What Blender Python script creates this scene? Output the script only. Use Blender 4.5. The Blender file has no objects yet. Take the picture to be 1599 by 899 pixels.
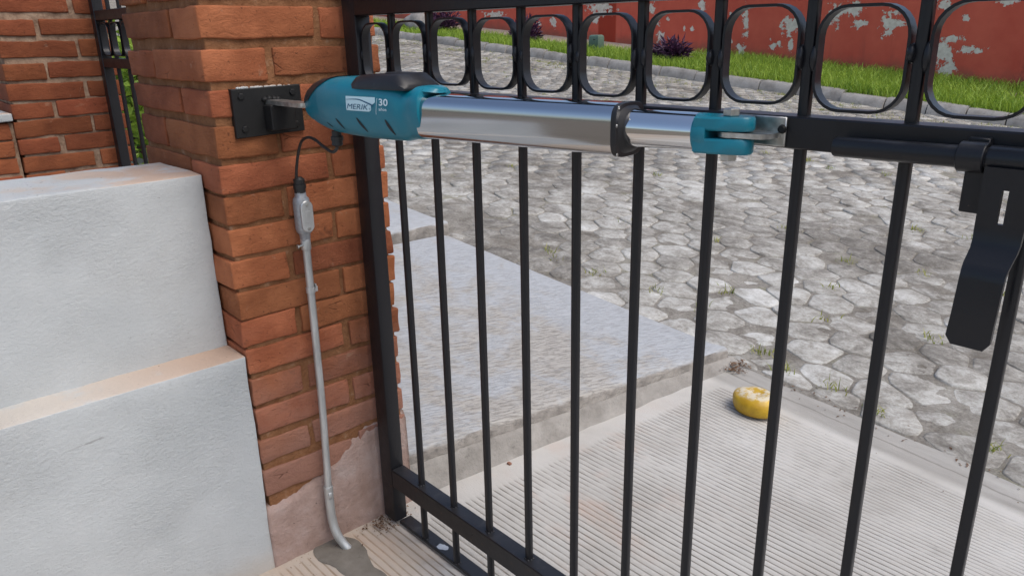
import bpy, bmesh, math, random
import numpy as np
from mathutils import Vector, Matrix, noise as mnoise

random.seed(7)
rng = np.random.default_rng(7)
R = math.radians
scene = bpy.context.scene
COL = scene.collection

# ------------------------------------------------------------------ camera
CAM_POS = Vector((1.5243, -0.9213, 1.2428))
FOC = 1189.54                      # focal length in pixels of the 1599 px wide photograph
cam_data = bpy.data.cameras.new('camera')
cam_data.sensor_width = 36.0
cam_data.lens = FOC / 1599.0 * 36.0
cam_data.clip_start = 0.02
cam_data.clip_end = 2000
cam = bpy.data.objects.new('camera', cam_data)
COL.objects.link(cam)
CAM_ROT = (Matrix.Rotation(R(48.1322), 3, 'Z') @ Matrix.Rotation(R(90 - 18.6420), 3, 'X') @ Matrix.Rotation(R(-1.2096), 3, 'Z'))
cam.matrix_world = Matrix.Translation(CAM_POS) @ CAM_ROT.to_4x4()
scene.camera = cam

def project(p):
    q = CAM_ROT.transposed() @ (Vector(p) - CAM_POS)
    if q.z > -0.05:
        return None
    return (799.5 + FOC * q.x / -q.z, 449.5 - FOC * q.y / -q.z, -q.z)

# ------------------------------------------------------------------ world, sun, exposure
SUN_AZ = R(78)      # from +Y (the street) turned towards +X when positive
SUN_EL = R(58)
world = bpy.data.worlds.new('World')
scene.world = world
world.use_nodes = True
wn = world.node_tree.nodes
sky = wn.new('ShaderNodeTexSky')
sky.sky_type = 'NISHITA'
sky.sun_disc = False
sky.sun_elevation = SUN_EL
sky.sun_rotation = SUN_AZ
sky.air_density = 1.0
sky.dust_density = 3.0
sky.ozone_density = 1.0
bg = wn['Background']
bg.inputs['Strength'].default_value = 0.15
world.node_tree.links.new(sky.outputs[0], bg.inputs['Color'])

sun_data = bpy.data.lights.new('sun', 'SUN')
sun_data.energy = 1.4
sun_data.angle = R(40)
sun_data.color = (1.0, 0.965, 0.92)
sun = bpy.data.objects.new('sun', sun_data)
COL.objects.link(sun)
to_sun = Vector((math.sin(SUN_AZ) * math.cos(SUN_EL), math.cos(SUN_AZ) * math.cos(SUN_EL), math.sin(SUN_EL)))
sun.rotation_euler = to_sun.to_track_quat('Z', 'Y').to_euler()

scene.render.engine = 'CYCLES'
scene.view_settings.view_transform = 'Standard'
scene.view_settings.look = 'None'
scene.view_settings.gamma = 1.0
scene.view_settings.exposure = 0.38
scene.view_settings.use_curve_mapping = False

# ------------------------------------------------------------------ node helpers
class Nodes:
    def __init__(self, name):
        self.mat = bpy.data.materials.new(name)
        self.mat.use_nodes = True
        self.t = self.mat.node_tree
        self.n = self.t.nodes
        self.bsdf = self.n['Principled BSDF']
        self.geo = self.n.new('ShaderNodeNewGeometry')
        self.pos = self.geo.outputs['Position']
    def link(self, a, b):
        self.t.links.new(a, b)
    def put(self, sock, v):
        if isinstance(v, bpy.types.NodeSocket):
            self.link(v, sock)
        else:
            sock.default_value = v
    def scaled(self, sc, src=None):
        m = self.n.new('ShaderNodeMapping')
        self.link(src or self.pos, m.inputs['Vector'])
        m.inputs['Scale'].default_value = sc
        return m.outputs[0]
    def noise(self, scale, detail=4, rough=0.55, vec=None, dist=0.0):
        x = self.n.new('ShaderNodeTexNoise')
        self.link(vec or self.pos, x.inputs['Vector'])
        x.inputs['Scale'].default_value = scale
        x.inputs['Detail'].default_value = detail
        x.inputs['Roughness'].default_value = rough
        x.inputs['Distortion'].default_value = dist
        return x.outputs['Fac']
    def vor(self, scale, vec=None, feature='F1'):
        x = self.n.new('ShaderNodeTexVoronoi')
        x.feature = feature
        self.link(vec or self.pos, x.inputs['Vector'])
        x.inputs['Scale'].default_value = scale
        return x.outputs['Distance']
    def math(self, op, a, b=0.0, c=0.0, clamp=False):
        x = self.n.new('ShaderNodeMath')
        x.operation = op
        x.use_clamp = clamp
        for i, v in enumerate((a, b, c)):
            self.put(x.inputs[i], v)
        return x.outputs[0]
    def step(self, v, lo, hi):
        x = self.n.new('ShaderNodeMapRange')
        x.interpolation_type = 'SMOOTHSTEP'
        self.put(x.inputs[0], v)
        x.inputs[1].default_value = lo
        x.inputs[2].default_value = hi
        return x.outputs[0]
    def ramp(self, fac, stops):
        x = self.n.new('ShaderNodeValToRGB')
        self.link(fac, x.inputs[0])
        e = x.color_ramp.elements
        while len(e) < len(stops):
            e.new(0.5)
        for i, (p, c) in enumerate(stops):
            e[i].position = p
            e[i].color = (*c, 1)
        return x.outputs[0]
    def mix(self, fac, a, b, mode='MIX'):
        x = self.n.new('ShaderNodeMix')
        x.data_type = 'RGBA'
        x.blend_type = mode
        self.put(x.inputs[0], fac)
        for i, v in ((6, a), (7, b)):
            self.put(x.inputs[i], (*v, 1) if isinstance(v, tuple) else v)
        return x.outputs[2]
    def sep(self, v=None):
        x = self.n.new('ShaderNodeSeparateXYZ')
        self.link(v or self.pos, x.inputs[0])
        return x.outputs
    def attr(self, name):
        x = self.n.new('ShaderNodeAttribute')
        x.attribute_name = name
        return x.outputs['Fac']
    def bump(self, h, strength=0.5, dist=0.002, prev=None):
        x = self.n.new('ShaderNodeBump')
        self.link(h, x.inputs['Height'])
        x.inputs['Strength'].default_value = strength
        x.inputs['Distance'].default_value = dist
        if prev is not None:
            self.link(prev, x.inputs['Normal'])
        return x.outputs[0]
    def done(self, color=None, rough=0.7, metal=0.0, normal=None, spec=None):
        b = self.bsdf
        if color is not None:
            self.put(b.inputs['Base Color'], (*color, 1) if isinstance(color, tuple) else color)
        self.put(b.inputs['Roughness'], rough)
        self.put(b.inputs['Metallic'], metal)
        if spec is not None:
            b.inputs['Specular IOR Level'].default_value = spec
        if normal is not None:
            self.link(normal, b.inputs['Normal'])
        return self.mat

def plain(name, c, rough=0.5, metal=0.0, vary=0.12, bump=0.25, scale=60, spec=None):
    k = Nodes(name)
    n1 = k.noise(scale, 5)
    dark = tuple(v * (1 - vary) for v in c)
    light = tuple(min(1, v * (1 + vary)) for v in c)
    col = k.ramp(n1, [(0.35, dark), (0.65, light)])
    r = k.math('MULTIPLY_ADD', k.noise(scale * 0.4, 3), 0.25, rough - 0.12)
    return k.done(col, r, metal, k.bump(n1, bump, 0.0008), spec)

# ------------------------------------------------------------------ materials
MAT = {}
def brick_mat(name, hue=1.0, base=(0.245, 0.074, 0.026), light=(0.35, 0.116, 0.044), wash=True):
    k = Nodes(name)
    oi = k.n.new('ShaderNodeObjectInfo')
    big = k.noise(9, 4)
    col = k.mix(k.step(big, 0.35, 0.68), base, light)
    rnd = k.math('MULTIPLY_ADD', oi.outputs['Random'], 0.50, 0.74)
    hsv = k.n.new('ShaderNodeHueSaturation')
    k.link(col, hsv.inputs['Color'])
    k.link(rnd, hsv.inputs['Value'])
    k.link(k.math('MULTIPLY_ADD', k.math('FRACT', k.math('MULTIPLY', oi.outputs['Random'], 37.7)), 0.010, 0.494), hsv.inputs['Hue'])
    hsv.inputs['Saturation'].default_value = 0.97
    col = hsv.outputs[0]
    # burnt, sooty blotches
    blot = k.step(k.noise(26, 6, 0.65, dist=0.6), 0.60, 0.74)
    col = k.mix(k.math('MULTIPLY', blot, 0.55), col, (0.11, 0.042, 0.022))
    fine = k.noise(240, 3)
    col = k.mix(k.math('MULTIPLY', k.step(fine, 0.62, 0.8), 0.35), col, (0.46, 0.22, 0.12))
    smear = k.step(k.noise(19, 7, 0.72, dist=0.4), 0.615, 0.70)
    col = k.mix(k.math('MULTIPLY', smear, 0.38), col, (0.40, 0.26, 0.17))
    pit = k.step(k.noise(120, 3, 0.6), 0.66, 0.71)
    col = k.mix(k.math('MULTIPLY', pit, 0.55), col, (0.08, 0.03, 0.018))
    z = k.sep()[2]
    if wash:   # cement film splashed on the lower courses
        wn_ = k.noise(7, 5, 0.6)
        wsh = k.step(k.math('MULTIPLY_ADD', wn_, 0.50, k.math('MULTIPLY', z, -1.0)), -0.36, 0.0)
        col = k.mix(k.math('MULTIPLY', wsh, 0.72), col, (0.30, 0.165, 0.125))
    # shallow folds of hand-moulded clay and open cracks
    fold = k.noise(34, 8, 0.74, k.scaled((1, 1, 1.8)), 0.5)
    crack = k.vor(22, k.scaled((0.6, 0.6, 1.5), k.geo.outputs['Position']), 'DISTANCE_TO_EDGE')
    cm = k.math('MULTIPLY', k.step(k.noise(15, 3), 0.60, 0.72), k.math('SUBTRACT', 1.0, k.step(crack, 0.0, 0.035)))
    col = k.mix(k.math('MULTIPLY', cm, 0.6), col, (0.09, 0.033, 0.018))
    h = k.math('ADD', k.math('MULTIPLY', fold, 0.9), k.math('MULTIPLY', fine, 0.18))
    h = k.math('SUBTRACT', h, k.math('MULTIPLY', cm, 0.5))
    h = k.math('SUBTRACT', h, k.math('MULTIPLY', pit, 0.25))
    return k.done(col, 0.88, 0.0, k.bump(h, 0.85, 0.007), 0.25)

MAT['brick'] = brick_mat('brick_clay')
MAT['brick_far'] = brick_mat('brick_clay_second_pillar', base=(0.20, 0.053, 0.019), light=(0.27, 0.076, 0.027), wash=False)

k = Nodes('mortar')
n1 = k.noise(40, 6, 0.65)
col = k.ramp(n1, [(0.3, (0.17, 0.072, 0.031)), (0.58, (0.235, 0.11, 0.052)), (0.82, (0.33, 0.22, 0.145))])
MAT['mortar'] = k.done(col, 0.95, 0, k.bump(k.noise(160, 4), 0.9, 0.004), 0.2)

k = Nodes('mortar_pale')
n1 = k.noise(30, 6, 0.65)
col = k.ramp(n1, [(0.3, (0.17, 0.10, 0.065)), (0.6, (0.36, 0.25, 0.17)), (0.8, (0.42, 0.33, 0.25))])
MAT['mortar_pale'] = k.done(col, 0.95, 0, k.bump(k.noise(120, 4), 0.9, 0.004), 0.2)

k = Nodes('plaster_base')
n1 = k.noise(11, 6, 0.62)
col = k.ramp(n1, [(0.25, (0.25, 0.165, 0.13)), (0.5, (0.37, 0.265, 0.225)), (0.75, (0.44, 0.355, 0.32))])
spots = k.step(k.noise(55, 5, 0.7), 0.64, 0.72)
col = k.mix(k.math('MULTIPLY', spots, 0.7), col, (0.08, 0.055, 0.04))
MAT['plaster_base'] = k.done(col, 0.92, 0, k.bump(k.noise(75, 6, 0.7), 0.9, 0.006), 0.2)

def white_mat(name):
    k = Nodes(name)
    s = k.sep(k.geo.outputs['Normal'])
    up = k.step(s[2], 0.45, 0.8)
    n1 = k.noise(5, 5, 0.6)
    col = k.ramp(n1, [(0.3, (0.42, 0.44, 0.44)), (0.7, (0.49, 0.508, 0.506))])
    grime = k.step(k.noise(2.6, 7, 0.65), 0.52, 0.75)
    col = k.mix(k.math('MULTIPLY', grime, 0.22), col, (0.44, 0.43, 0.40))
    specks = k.step(k.noise(85, 3, 0.6), 0.725, 0.75)
    col = k.mix(k.math('MULTIPLY', specks, 0.45), col, (0.20, 0.19, 0.17))
    foot = k.step(k.math('SUBTRACT', k.sep()[2], k.math('MULTIPLY', k.noise(9, 6, 0.7), 0.10)), 0.03, -0.06)
    col = k.mix(k.math('MULTIPLY', foot, 0.5), col, (0.42, 0.34, 0.26))
    # red clay dust lying on the horizontal ledges, thickest next to the brick pillar
    p = k.sep()
    near = k.step(p[1], -0.75, -0.33)
    ledge = k.step(p[2], 0.9, 0.7)
    dust = k.math('MULTIPLY', up, k.step(k.math('ADD', k.noise(9, 6, 0.65), k.math('ADD', k.math('MULTIPLY', near, 0.16), k.math('MULTIPLY', ledge, 0.16))), 0.50, 0.70))
    dcol = k.mix(near, (0.52, 0.465, 0.40), (0.47, 0.31, 0.21))
    col = k.mix(k.math('MULTIPLY', dust, 0.8), col, dcol)
    black = k.math('MULTIPLY', up, k.step(k.noise(70, 3), 0.70, 0.74))
    col = k.mix(k.math('MULTIPLY', black, 0.7), col, (0.08, 0.07, 0.06))
    pore_shade = k.step(k.noise(120, 7, 0.78, k.scaled((1, 1, 1.5)), 0.4), 0.54, 0.68)
    rough_ = k.step(k.noise(3.5, 4, 0.6), 0.38, 0.62)
    col = k.mix(k.math('MULTIPLY', pore_shade, k.math('MULTIPLY_ADD', rough_, 0.30, 0.10)), col, (0.24, 0.235, 0.225))  # small pit shadows of the stucco put into the colour
    # hairline crack lines
    cr = k.vor(2.3, k.scaled((1, 1, 1)), 'DISTANCE_TO_EDGE')
    # trowelled stucco
    tex = k.math('ADD', k.noise(95, 8, 0.75, k.scaled((1, 1.0, 1.35)), 0.3), k.math('MULTIPLY', k.noise(30, 5, 0.6), 0.15))
    amt = k.step(k.noise(4, 3), 0.35, 0.7)
    h = k.math('MULTIPLY', tex, k.math('MULTIPLY_ADD', amt, 0.8, 0.35))
    h2 = k.noise(260, 4)
    ck = k.math('MULTIPLY', k.step(k.math('ADD', cr, k.math('MULTIPLY', k.math('SUBTRACT', k.noise(40, 5, 0.7), 0.5), 0.03)), 0.0035, 0.0), k.step(k.noise(3, 3), 0.56, 0.62))
    col = k.mix(k.math('MULTIPLY', ck, 0.5), col, (0.2, 0.19, 0.18))
    nrm = k.bump(h, 0.65, 0.008)
    nrm = k.bump(h2, 0.25, 0.0012, nrm)
    return k.done(col, 0.85, 0, nrm, 0.3)
MAT['white'] = white_mat('white_stucco')

def iron(name, c=(0.011, 0.011, 0.013), rough=0.32):
    k = Nodes(name)
    n1 = k.noise(90, 5)
    dust = k.step(k.noise(18, 6, 0.7), 0.5, 0.78)
    up = k.step(k.sep(k.geo.outputs['Normal'])[2], 0.6, 0.95)
    col = k.mix(k.math('MULTIPLY', up, k.math('MULTIPLY_ADD', dust, 0.24, 0.05)), c, (0.16, 0.15, 0.14))
    rust = k.math('MULTIPLY', k.step(k.noise(48, 6, 0.75), 0.60, 0.70), k.step(k.sep()[2], 0.30, 0.05))
    col = k.mix(k.math('MULTIPLY', rust, 0.7), col, (0.10, 0.045, 0.022))
    chip = k.step(k.noise(130, 3), 0.75, 0.77)
    col = k.mix(k.math('MULTIPLY', chip, 0.6), col, (0.13, 0.085, 0.06))
    r = k.math('MULTIPLY_ADD', k.noise(30, 4), 0.3, rough - 0.12)
    return k.done(col, r, 0, k.bump(n1, 0.45, 0.0008), 0.36)
MAT['iron'] = iron('black_paint_on_iron')
MAT['plate'] = iron('matt_black_steel', (0.006, 0.006, 0.006), 0.55)

def painted(name, c, rough):
    k = Nodes(name)
    sp = k.noise(900, 2)
    col = k.mix(k.math('MULTIPLY', k.step(k.noise(22, 6, 0.7), 0.5, 0.8), 0.12), c, (0.30, 0.33, 0.33))
    return k.done(col, k.math('MULTIPLY_ADD', k.noise(40, 4), 0.16, rough - 0.08), 0.0, k.bump(sp, 0.12, 0.0003), 0.5)
MAT['teal'] = painted('teal_plastic', (0.003, 0.158, 0.222), 0.33)
MAT['teal_paint'] = painted('teal_cast_metal', (0.0035, 0.165, 0.225), 0.33)
MAT['black_plastic'] = painted('black_plastic', (0.009, 0.008, 0.009), 0.46)
MAT['rubber'] = painted('black_rubber', (0.012, 0.012, 0.012), 0.5)
MAT['logo'] = plain('pale_print', (0.50, 0.68, 0.73), 0.4, vary=0.03, bump=0.02)
MAT['logo_dark'] = plain('dark_teal_print', (0.004, 0.075, 0.16), 0.4, vary=0.03, bump=0.02)
MAT['print'] = plain('white_print', (0.60, 0.72, 0.76), 0.4, vary=0.03, bump=0.02)
MAT['dark'] = plain('slot_shade', (0.004, 0.008, 0.012), 0.6, vary=0.05, bump=0.02)

k = Nodes('brushed_aluminium')
ln = k.noise(14, 3, 0.5, k.scaled((0.6, 0.6, 45)))
MAT['alu'] = k.done((0.50, 0.51, 0.53), k.math('MULTIPLY_ADD', ln, 0.07, 0.07), 1.0, k.bump(k.noise(6, 2, 0.5, k.scaled((0.4, 0.4, 6))), 0.05, 0.002))
k = Nodes('polished_rod')
MAT['chrome'] = k.done((0.68, 0.69, 0.70), k.math('MULTIPLY_ADD', k.noise(60, 4), 0.05, 0.05), 1.0)
k = Nodes('zinc_plated_steel')
zn = k.noise(70, 5)
MAT['zinc'] = k.done(k.ramp(zn, [(0.3, (0.33, 0.32, 0.30)), (0.7, (0.60, 0.60, 0.57))]), k.math('MULTIPLY_ADD', zn, 0.25, 0.22), 0.9, k.bump(zn, 0.2, 0.0005))
k = Nodes('galvanised_conduit')
zn = k.noise(50, 5, 0.6, k.scaled((1, 1, 0.25)))
MAT['conduit'] = k.done(k.ramp(zn, [(0.3, (0.40, 0.41, 0.40)), (0.7, (0.60, 0.61, 0.60))]), 0.42, 0.65, k.bump(zn, 0.15, 0.0006))
k = Nodes('cast_grey_alloy')
zn = k.noise(160, 4)
MAT['cast'] = k.done(k.ramp(zn, [(0.3, (0.24, 0.25, 0.26)), (0.7, (0.34, 0.35, 0.36))]), 0.45, 0.35, k.bump(zn, 0.3, 0.0006))

# concrete with ribs
k = Nodes('driveway_concrete')
p = k.sep()
n1 = k.noise(3.0, 6, 0.6)
col = k.ramp(n1, [(0.25, (0.375, 0.355, 0.32)), (0.5, (0.48, 0.46, 0.422)), (0.78, (0.54, 0.525, 0.49))])
gr = k.attr('groove')
gr = k.step(gr, 0.10, 0.75)
grn = k.math('MULTIPLY', gr, k.math('MULTIPLY_ADD', k.step(k.noise(16, 5, 0.7, k.scaled((0.35, 1, 1))), 0.25, 0.60), 0.55, 0.38))
col = k.mix(grn, col, (0.145, 0.13, 0.112))
# brick dust: pink outside by the gate, ochre inside
pin = k.math('MULTIPLY', k.step(p[0], 1.0, 0.1), k.step(k.noise(5.5, 5, 0.6, k.scaled((0.7, 1.4, 1)), 0.8), 0.50, 0.70))
pin = k.math('MULTIPLY', pin, k.step(p[1], 1.25, 0.6))
col = k.mix(k.math('MULTIPLY', pin, 0.34), col, (0.50, 0.31, 0.22))
inner = k.math('MULTIPLY', k.step(p[1], 0.04, -0.04), k.step(k.math('ADD', k.noise(9, 5, 0.6), k.step(p[0], 0.5, -0.05)), 0.62, 1.2))
col = k.mix(k.math('MULTIPLY', inner, 0.50), col, (0.43, 0.315, 0.215))
edge = k.math('MULTIPLY', k.step(p[1], 1.33, 1.38), k.math('MULTIPLY_ADD', k.noise(12, 6, 0.7, k.scaled((0.25, 1.6, 1))), 1.1, 0.10), clamp=True)
col = k.mix(edge, col, (0.25, 0.237, 0.212))
line = k.math('MULTIPLY', k.step(k.math('ABSOLUTE', k.math('SUBTRACT', k.math('MULTIPLY_ADD', k.noise(3, 6, 0.7), 0.05, p[1]), 1.462)), 0.007, 0.001), 0.55)
col = k.mix(line, col, (0.15, 0.135, 0.115))
spk = k.step(k.noise(95, 4, 0.7), 0.70, 0.75)
col = k.mix(k.math('MULTIPLY', spk, 0.55), col, (0.15, 0.12, 0.10))
stain = k.step(k.noise(7, 6, 0.7), 0.60, 0.78)
col = k.mix(k.math('MULTIPLY', stain, 0.42), col, (0.27, 0.255, 0.23))
MAT['driveway'] = k.done(col, 0.9, 0, k.bump(k.noise(220, 5, 0.7), 0.7, 0.0025), 0.2)

k = Nodes('painted_slab')
rt = k.n.new('ShaderNodeMapping'); k.link(k.pos, rt.inputs['Vector']); rt.inputs['Rotation'].default_value = (0, 0, R(-74)); rv = rt.outputs[0]
bm_ = k.noise(3.2, 6, 0.65, k.scaled((1, 1.5, 1)), 0.5)
streak = k.noise(70, 7, 0.72, k.scaled((0.22, 1.7, 1), rv), 0.4)
fine = k.noise(95, 7, 0.74, k.scaled((0.24, 1.5, 1), rv), 0.3)
pp_ = k.sep()
rim = k.math('ADD', k.math('MULTIPLY', k.step(pp_[1], 0.85, 1.40), 0.20), k.math('MULTIPLY', k.step(k.math('ADD', pp_[1], k.math('MULTIPLY', pp_[0], 0.5)), 0.55, -0.1), 0.10))
paint = k.step(k.math('ADD', k.math('MULTIPLY_ADD', streak, 0.42, k.math('MULTIPLY_ADD', fine, 0.35, bm_)), rim), 0.84, 1.04)
con = k.ramp(streak, [(0.25, (0.29, 0.27, 0.24)), (0.5, (0.385, 0.365, 0.33)), (0.75, (0.46, 0.44, 0.405))])
groov = k.math('MULTIPLY', k.step(fine, 0.49, 0.60), 0.78)
col = k.mix(k.math('MULTIPLY', paint, 0.8), con, (0.40, 0.42, 0.44))
col = k.mix(k.math('MULTIPLY', groov, k.math('MULTIPLY_ADD', paint, -0.62, 1.0)), col, (0.22, 0.205, 0.185))
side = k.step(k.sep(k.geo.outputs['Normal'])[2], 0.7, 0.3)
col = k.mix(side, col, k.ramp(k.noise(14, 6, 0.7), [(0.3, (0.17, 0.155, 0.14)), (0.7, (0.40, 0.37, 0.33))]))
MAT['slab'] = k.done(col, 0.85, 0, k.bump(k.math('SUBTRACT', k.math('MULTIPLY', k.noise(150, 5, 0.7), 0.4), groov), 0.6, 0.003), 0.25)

def concrete(name, a, b, scale=8, bump=0.7):
    k = Nodes(name)
    n1 = k.noise(scale, 7, 0.68)
    col = k.ramp(n1, [(0.28, a), (0.72, b)])
    blot = k.step(k.noise(scale * 3, 5, 0.7), 0.6, 0.72)
    col = k.mix(k.math('MULTIPLY', blot, 0.45), col, tuple(v * 0.5 for v in a))
    return k.done(col, 0.93, 0, k.bump(k.noise(scale * 9, 6, 0.7), bump, 0.006), 0.2)
MAT['kerb'] = concrete('kerb_concrete', (0.17, 0.155, 0.14), (0.36, 0.345, 0.32), 5)
MAT['edging'] = concrete('slab_edging', (0.19, 0.175, 0.155), (0.36, 0.34, 0.31), 9)
MAT['pathway'] = concrete('footpath_concrete', (0.27, 0.22, 0.18), (0.42, 0.35, 0.29), 2)
MAT['fresh_mortar'] = concrete('damp_cement_patch', (0.135, 0.12, 0.10), (0.22, 0.20, 0.17), 14, 0.5)
MAT['soil'] = concrete('soil', (0.10, 0.075, 0.05), (0.21, 0.165, 0.12), 6)
MAT['rock'] = concrete('grey_rock', (0.16, 0.15, 0.14), (0.33, 0.31, 0.29), 4)

# cobbles
k = Nodes('paving_stone')
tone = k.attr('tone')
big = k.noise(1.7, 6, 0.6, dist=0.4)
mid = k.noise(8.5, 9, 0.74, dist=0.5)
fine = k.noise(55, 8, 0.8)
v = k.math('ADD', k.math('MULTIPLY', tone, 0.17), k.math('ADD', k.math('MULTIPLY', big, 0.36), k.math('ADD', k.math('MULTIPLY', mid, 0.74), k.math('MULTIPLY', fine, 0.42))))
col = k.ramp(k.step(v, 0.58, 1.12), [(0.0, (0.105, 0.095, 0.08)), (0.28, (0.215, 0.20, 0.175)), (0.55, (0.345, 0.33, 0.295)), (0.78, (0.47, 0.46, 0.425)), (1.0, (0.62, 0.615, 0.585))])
gritd = k.step(k.noise(170, 4, 0.7), 0.58, 0.70)
col = k.mix(k.math('MULTIPLY', gritd, 0.45), col, (0.12, 0.11, 0.095))
h = k.math('ADD', k.math('MULTIPLY', mid, 1.0), k.math('MULTIPLY', fine, 0.55))
MAT['paving'] = k.done(col, 0.9, 0, k.bump(h, 0.8, 0.009), 0.25)

k = Nodes('street_bed')
big = k.noise(1.7, 6, 0.6, dist=0.4)
mid = k.noise(8.5, 9, 0.74, dist=0.5)
fine = k.noise(80, 8, 0.8)
v = k.math('ADD', k.math('MULTIPLY', big, 0.36), k.math('ADD', k.math('MULTIPLY', mid, 0.62), k.math('MULTIPLY', fine, 0.50)))
col = k.ramp(k.step(v, 0.52, 1.02), [(0.0, (0.115, 0.10, 0.08)), (0.4, (0.235, 0.215, 0.185)), (0.7, (0.34, 0.32, 0.28)), (1.0, (0.48, 0.46, 0.415))])
moss = k.step(k.noise(3.0, 5, 0.7), 0.54, 0.66)
py_ = k.sep()[1]
col = k.mix(k.math('MULTIPLY', moss, k.math('MULTIPLY_ADD', k.step(py_, 5.0, 8.6), 0.5, 0.25)), col, (0.20, 0.21, 0.075))
MAT['bed'] = k.done(col, 0.95, 0, k.bump(k.math('ADD', mid, fine), 0.9, 0.010), 0.2)

# red wall with flaked paint; each flaked spot keeps its place (x, z, half width, half height)
FLAKES = [(-6.30, 1.37, .07, .24), (-6.28, 1.09, .09, .09), (-6.36, .82, .12, .15), (-6.62, 1.05, .09, .42), (-5.44, 1.21, .17, .19),
          (-5.74, .90, .09, .10), (-5.60, .93, .06, .08), (-5.40, .90, .06, .13), (-4.66, 1.40, .16, .20), (-4.36, 1.45, .20, .13), (-4.27, 1.23, .13, .10),
          (-3.78, 1.22, .15, .24), (-3.62, 1.23, .10, .07), (-4.96, 1.17, .06, .34), (-3.05, 1.46, .16, .12), (-2.71, 1.28, .07, .06), (-2.87, 1.0, .17, .07),
          (-2.98, .78, .17, .20), (-2.83, .60, .13, .17), (-2.60, .84, .24, .07), (-2.20, 1.50, .17, .08), (-9.7, 1.66, .42, .16), (-9.85, 1.50, .12, .2),
          (-8.28, 1.37, .11, .15), (-8.16, 1.08, .11, .12), (-8.0, 1.4, .05, .05), (-8.40, 1.62, .10, .14), (-7.23, 1.60, .12, .12), (-7.61, 1.21, .05, .06),
          (-7.42, 1.21, .06, .05), (-11.1, 1.40, .12, .16), (-11.6, 1.38, .1, .06), (-13.1, 1.62, .4, .1), (-1.2, 1.3, .2, .2), (-.6, 1.0, .15, .2), (-.9, 1.9, .3, .3), (-5, 2.1, .4, .3), (-7.5, 2.3, .3, .4), (.6, 1.5, .3, .3)]
k = Nodes('red_wall_paint')
p = k.sep()
nx = k.math('MULTIPLY', k.math('SUBTRACT', k.noise(5.0, 6, 0.65), 0.5), 1.9)
ny = k.math('MULTIPLY', k.math('SUBTRACT', k.noise(5.0, 6, 0.65, k.scaled((1, 1, 1.01))), 0.5), 1.2)
n2 = k.noise(11, 6, 0.7)
best = None
for (fx, fz, rx, rz) in FLAKES:
    a = k.math('MULTIPLY_ADD', p[0], 1 / rx, -fx / rx)
    b = k.math('MULTIPLY_ADD', p[2], 1 / rz, -fz / rz)
    d = k.math('MULTIPLY_ADD', a, a, k.math('MULTIPLY', b, b))
    best = d if best is None else k.math('MINIMUM', best, d)
dd = k.math('ADD', k.math('POWER', best, 0.5), k.math('MULTIPLY', k.math('SUBTRACT', n2, 0.5), 3.4))
dd = k.math('ADD', dd, nx)
flake = k.step(dd, 0.76, 0.68)
wide = k.noise(2.2, 6, 0.6)
col = k.ramp(wide, [(0.3, (0.56, 0.092, 0.055)), (0.7, (0.66, 0.135, 0.080))])
# vertical rain streaks and the ochre-grimed foot of the wall
stk = k.step(k.noise(6, 5, 0.6, k.scaled((1, 1, 0.12))), 0.55, 0.75)
col = k.mix(k.math('MULTIPLY', stk, 0.22), col, (0.24, 0.06, 0.045))
hgt = k.math('MULTIPLY_ADD', p[0], 0.085, p[2])            # height over the sloping street
grim = k.step(k.math('SUBTRACT', hgt, k.math('MULTIPLY', k.noise(3, 6, 0.7), 0.5)), 0.18, -0.08)
col = k.mix(k.math('MULTIPLY', grim, 0.55), col, (0.16, 0.095, 0.065))
band = k.math('MULTIPLY', k.step(p[0], -9.80, -9.76), k.step(p[0], -9.28, -9.32))
col = k.mix(k.math('MULTIPLY', band, 0.85), col, (0.32, 0.030, 0.010))
bare = k.ramp(k.noise(14, 6, 0.7), [(0.3, (0.56, 0.49, 0.39)), (0.7, (0.80, 0.74, 0.63))])
col = k.mix(flake, col, bare)
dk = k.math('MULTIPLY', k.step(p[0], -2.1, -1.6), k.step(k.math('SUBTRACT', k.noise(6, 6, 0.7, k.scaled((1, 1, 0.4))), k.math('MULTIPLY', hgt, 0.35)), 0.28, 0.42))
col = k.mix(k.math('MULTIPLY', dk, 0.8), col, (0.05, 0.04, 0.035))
h = k.math('SUBTRACT', k.math('MULTIPLY', k.noise(50, 5), 0.3), flake)
MAT['red_wall'] = k.done(col, 0.8, 0, k.bump(h, 0.7, 0.012), 0.3)

def leaf_mat(name, a, b, rough=0.55, trans=0.25):
    k = Nodes(name)
    col = k.mix(k.attr('tone'), a, b)
    m = k.done(col, rough, 0, None, 0.4)
    tr = k.n.new('ShaderNodeBsdfTranslucent')
    k.link(col, tr.inputs['Color'])
    mx = k.n.new('ShaderNodeMixShader')
    mx.inputs[0].default_value = trans
    out = k.n['Material Output']
    k.link(k.bsdf.outputs[0], mx.inputs[1])
    k.link(tr.outputs[0], mx.inputs[2])
    k.link(mx.outputs[0], out.inputs['Surface'])
    return m
MAT['grass'] = leaf_mat('grass_blade', (0.10, 0.21, 0.016), (0.43, 0.58, 0.075), 0.55, 0.35)
MAT['weed'] = leaf_mat('weed_blade', (0.16, 0.22, 0.03), (0.42, 0.40, 0.10), 0.6, 0.3)
MAT['leaf'] = leaf_mat('shrub_leaf', (0.10, 0.20, 0.02), (0.38, 0.50, 0.07), 0.4, 0.45)
MAT['purple'] = leaf_mat('purple_leaf', (0.022, 0.008, 0.026), (0.085, 0.028, 0.075), 0.5, 0.15)
MAT['dry'] = leaf_mat('dry_litter', (0.07, 0.035, 0.02), (0.22, 0.12, 0.06), 0.8, 0.1)
MAT['bark'] = concrete('bark', (0.06, 0.045, 0.03), (0.13, 0.10, 0.07), 20)
MAT['pedestal'] = plain('green_grey_plastic', (0.10, 0.16, 0.12), 0.5)

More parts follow.
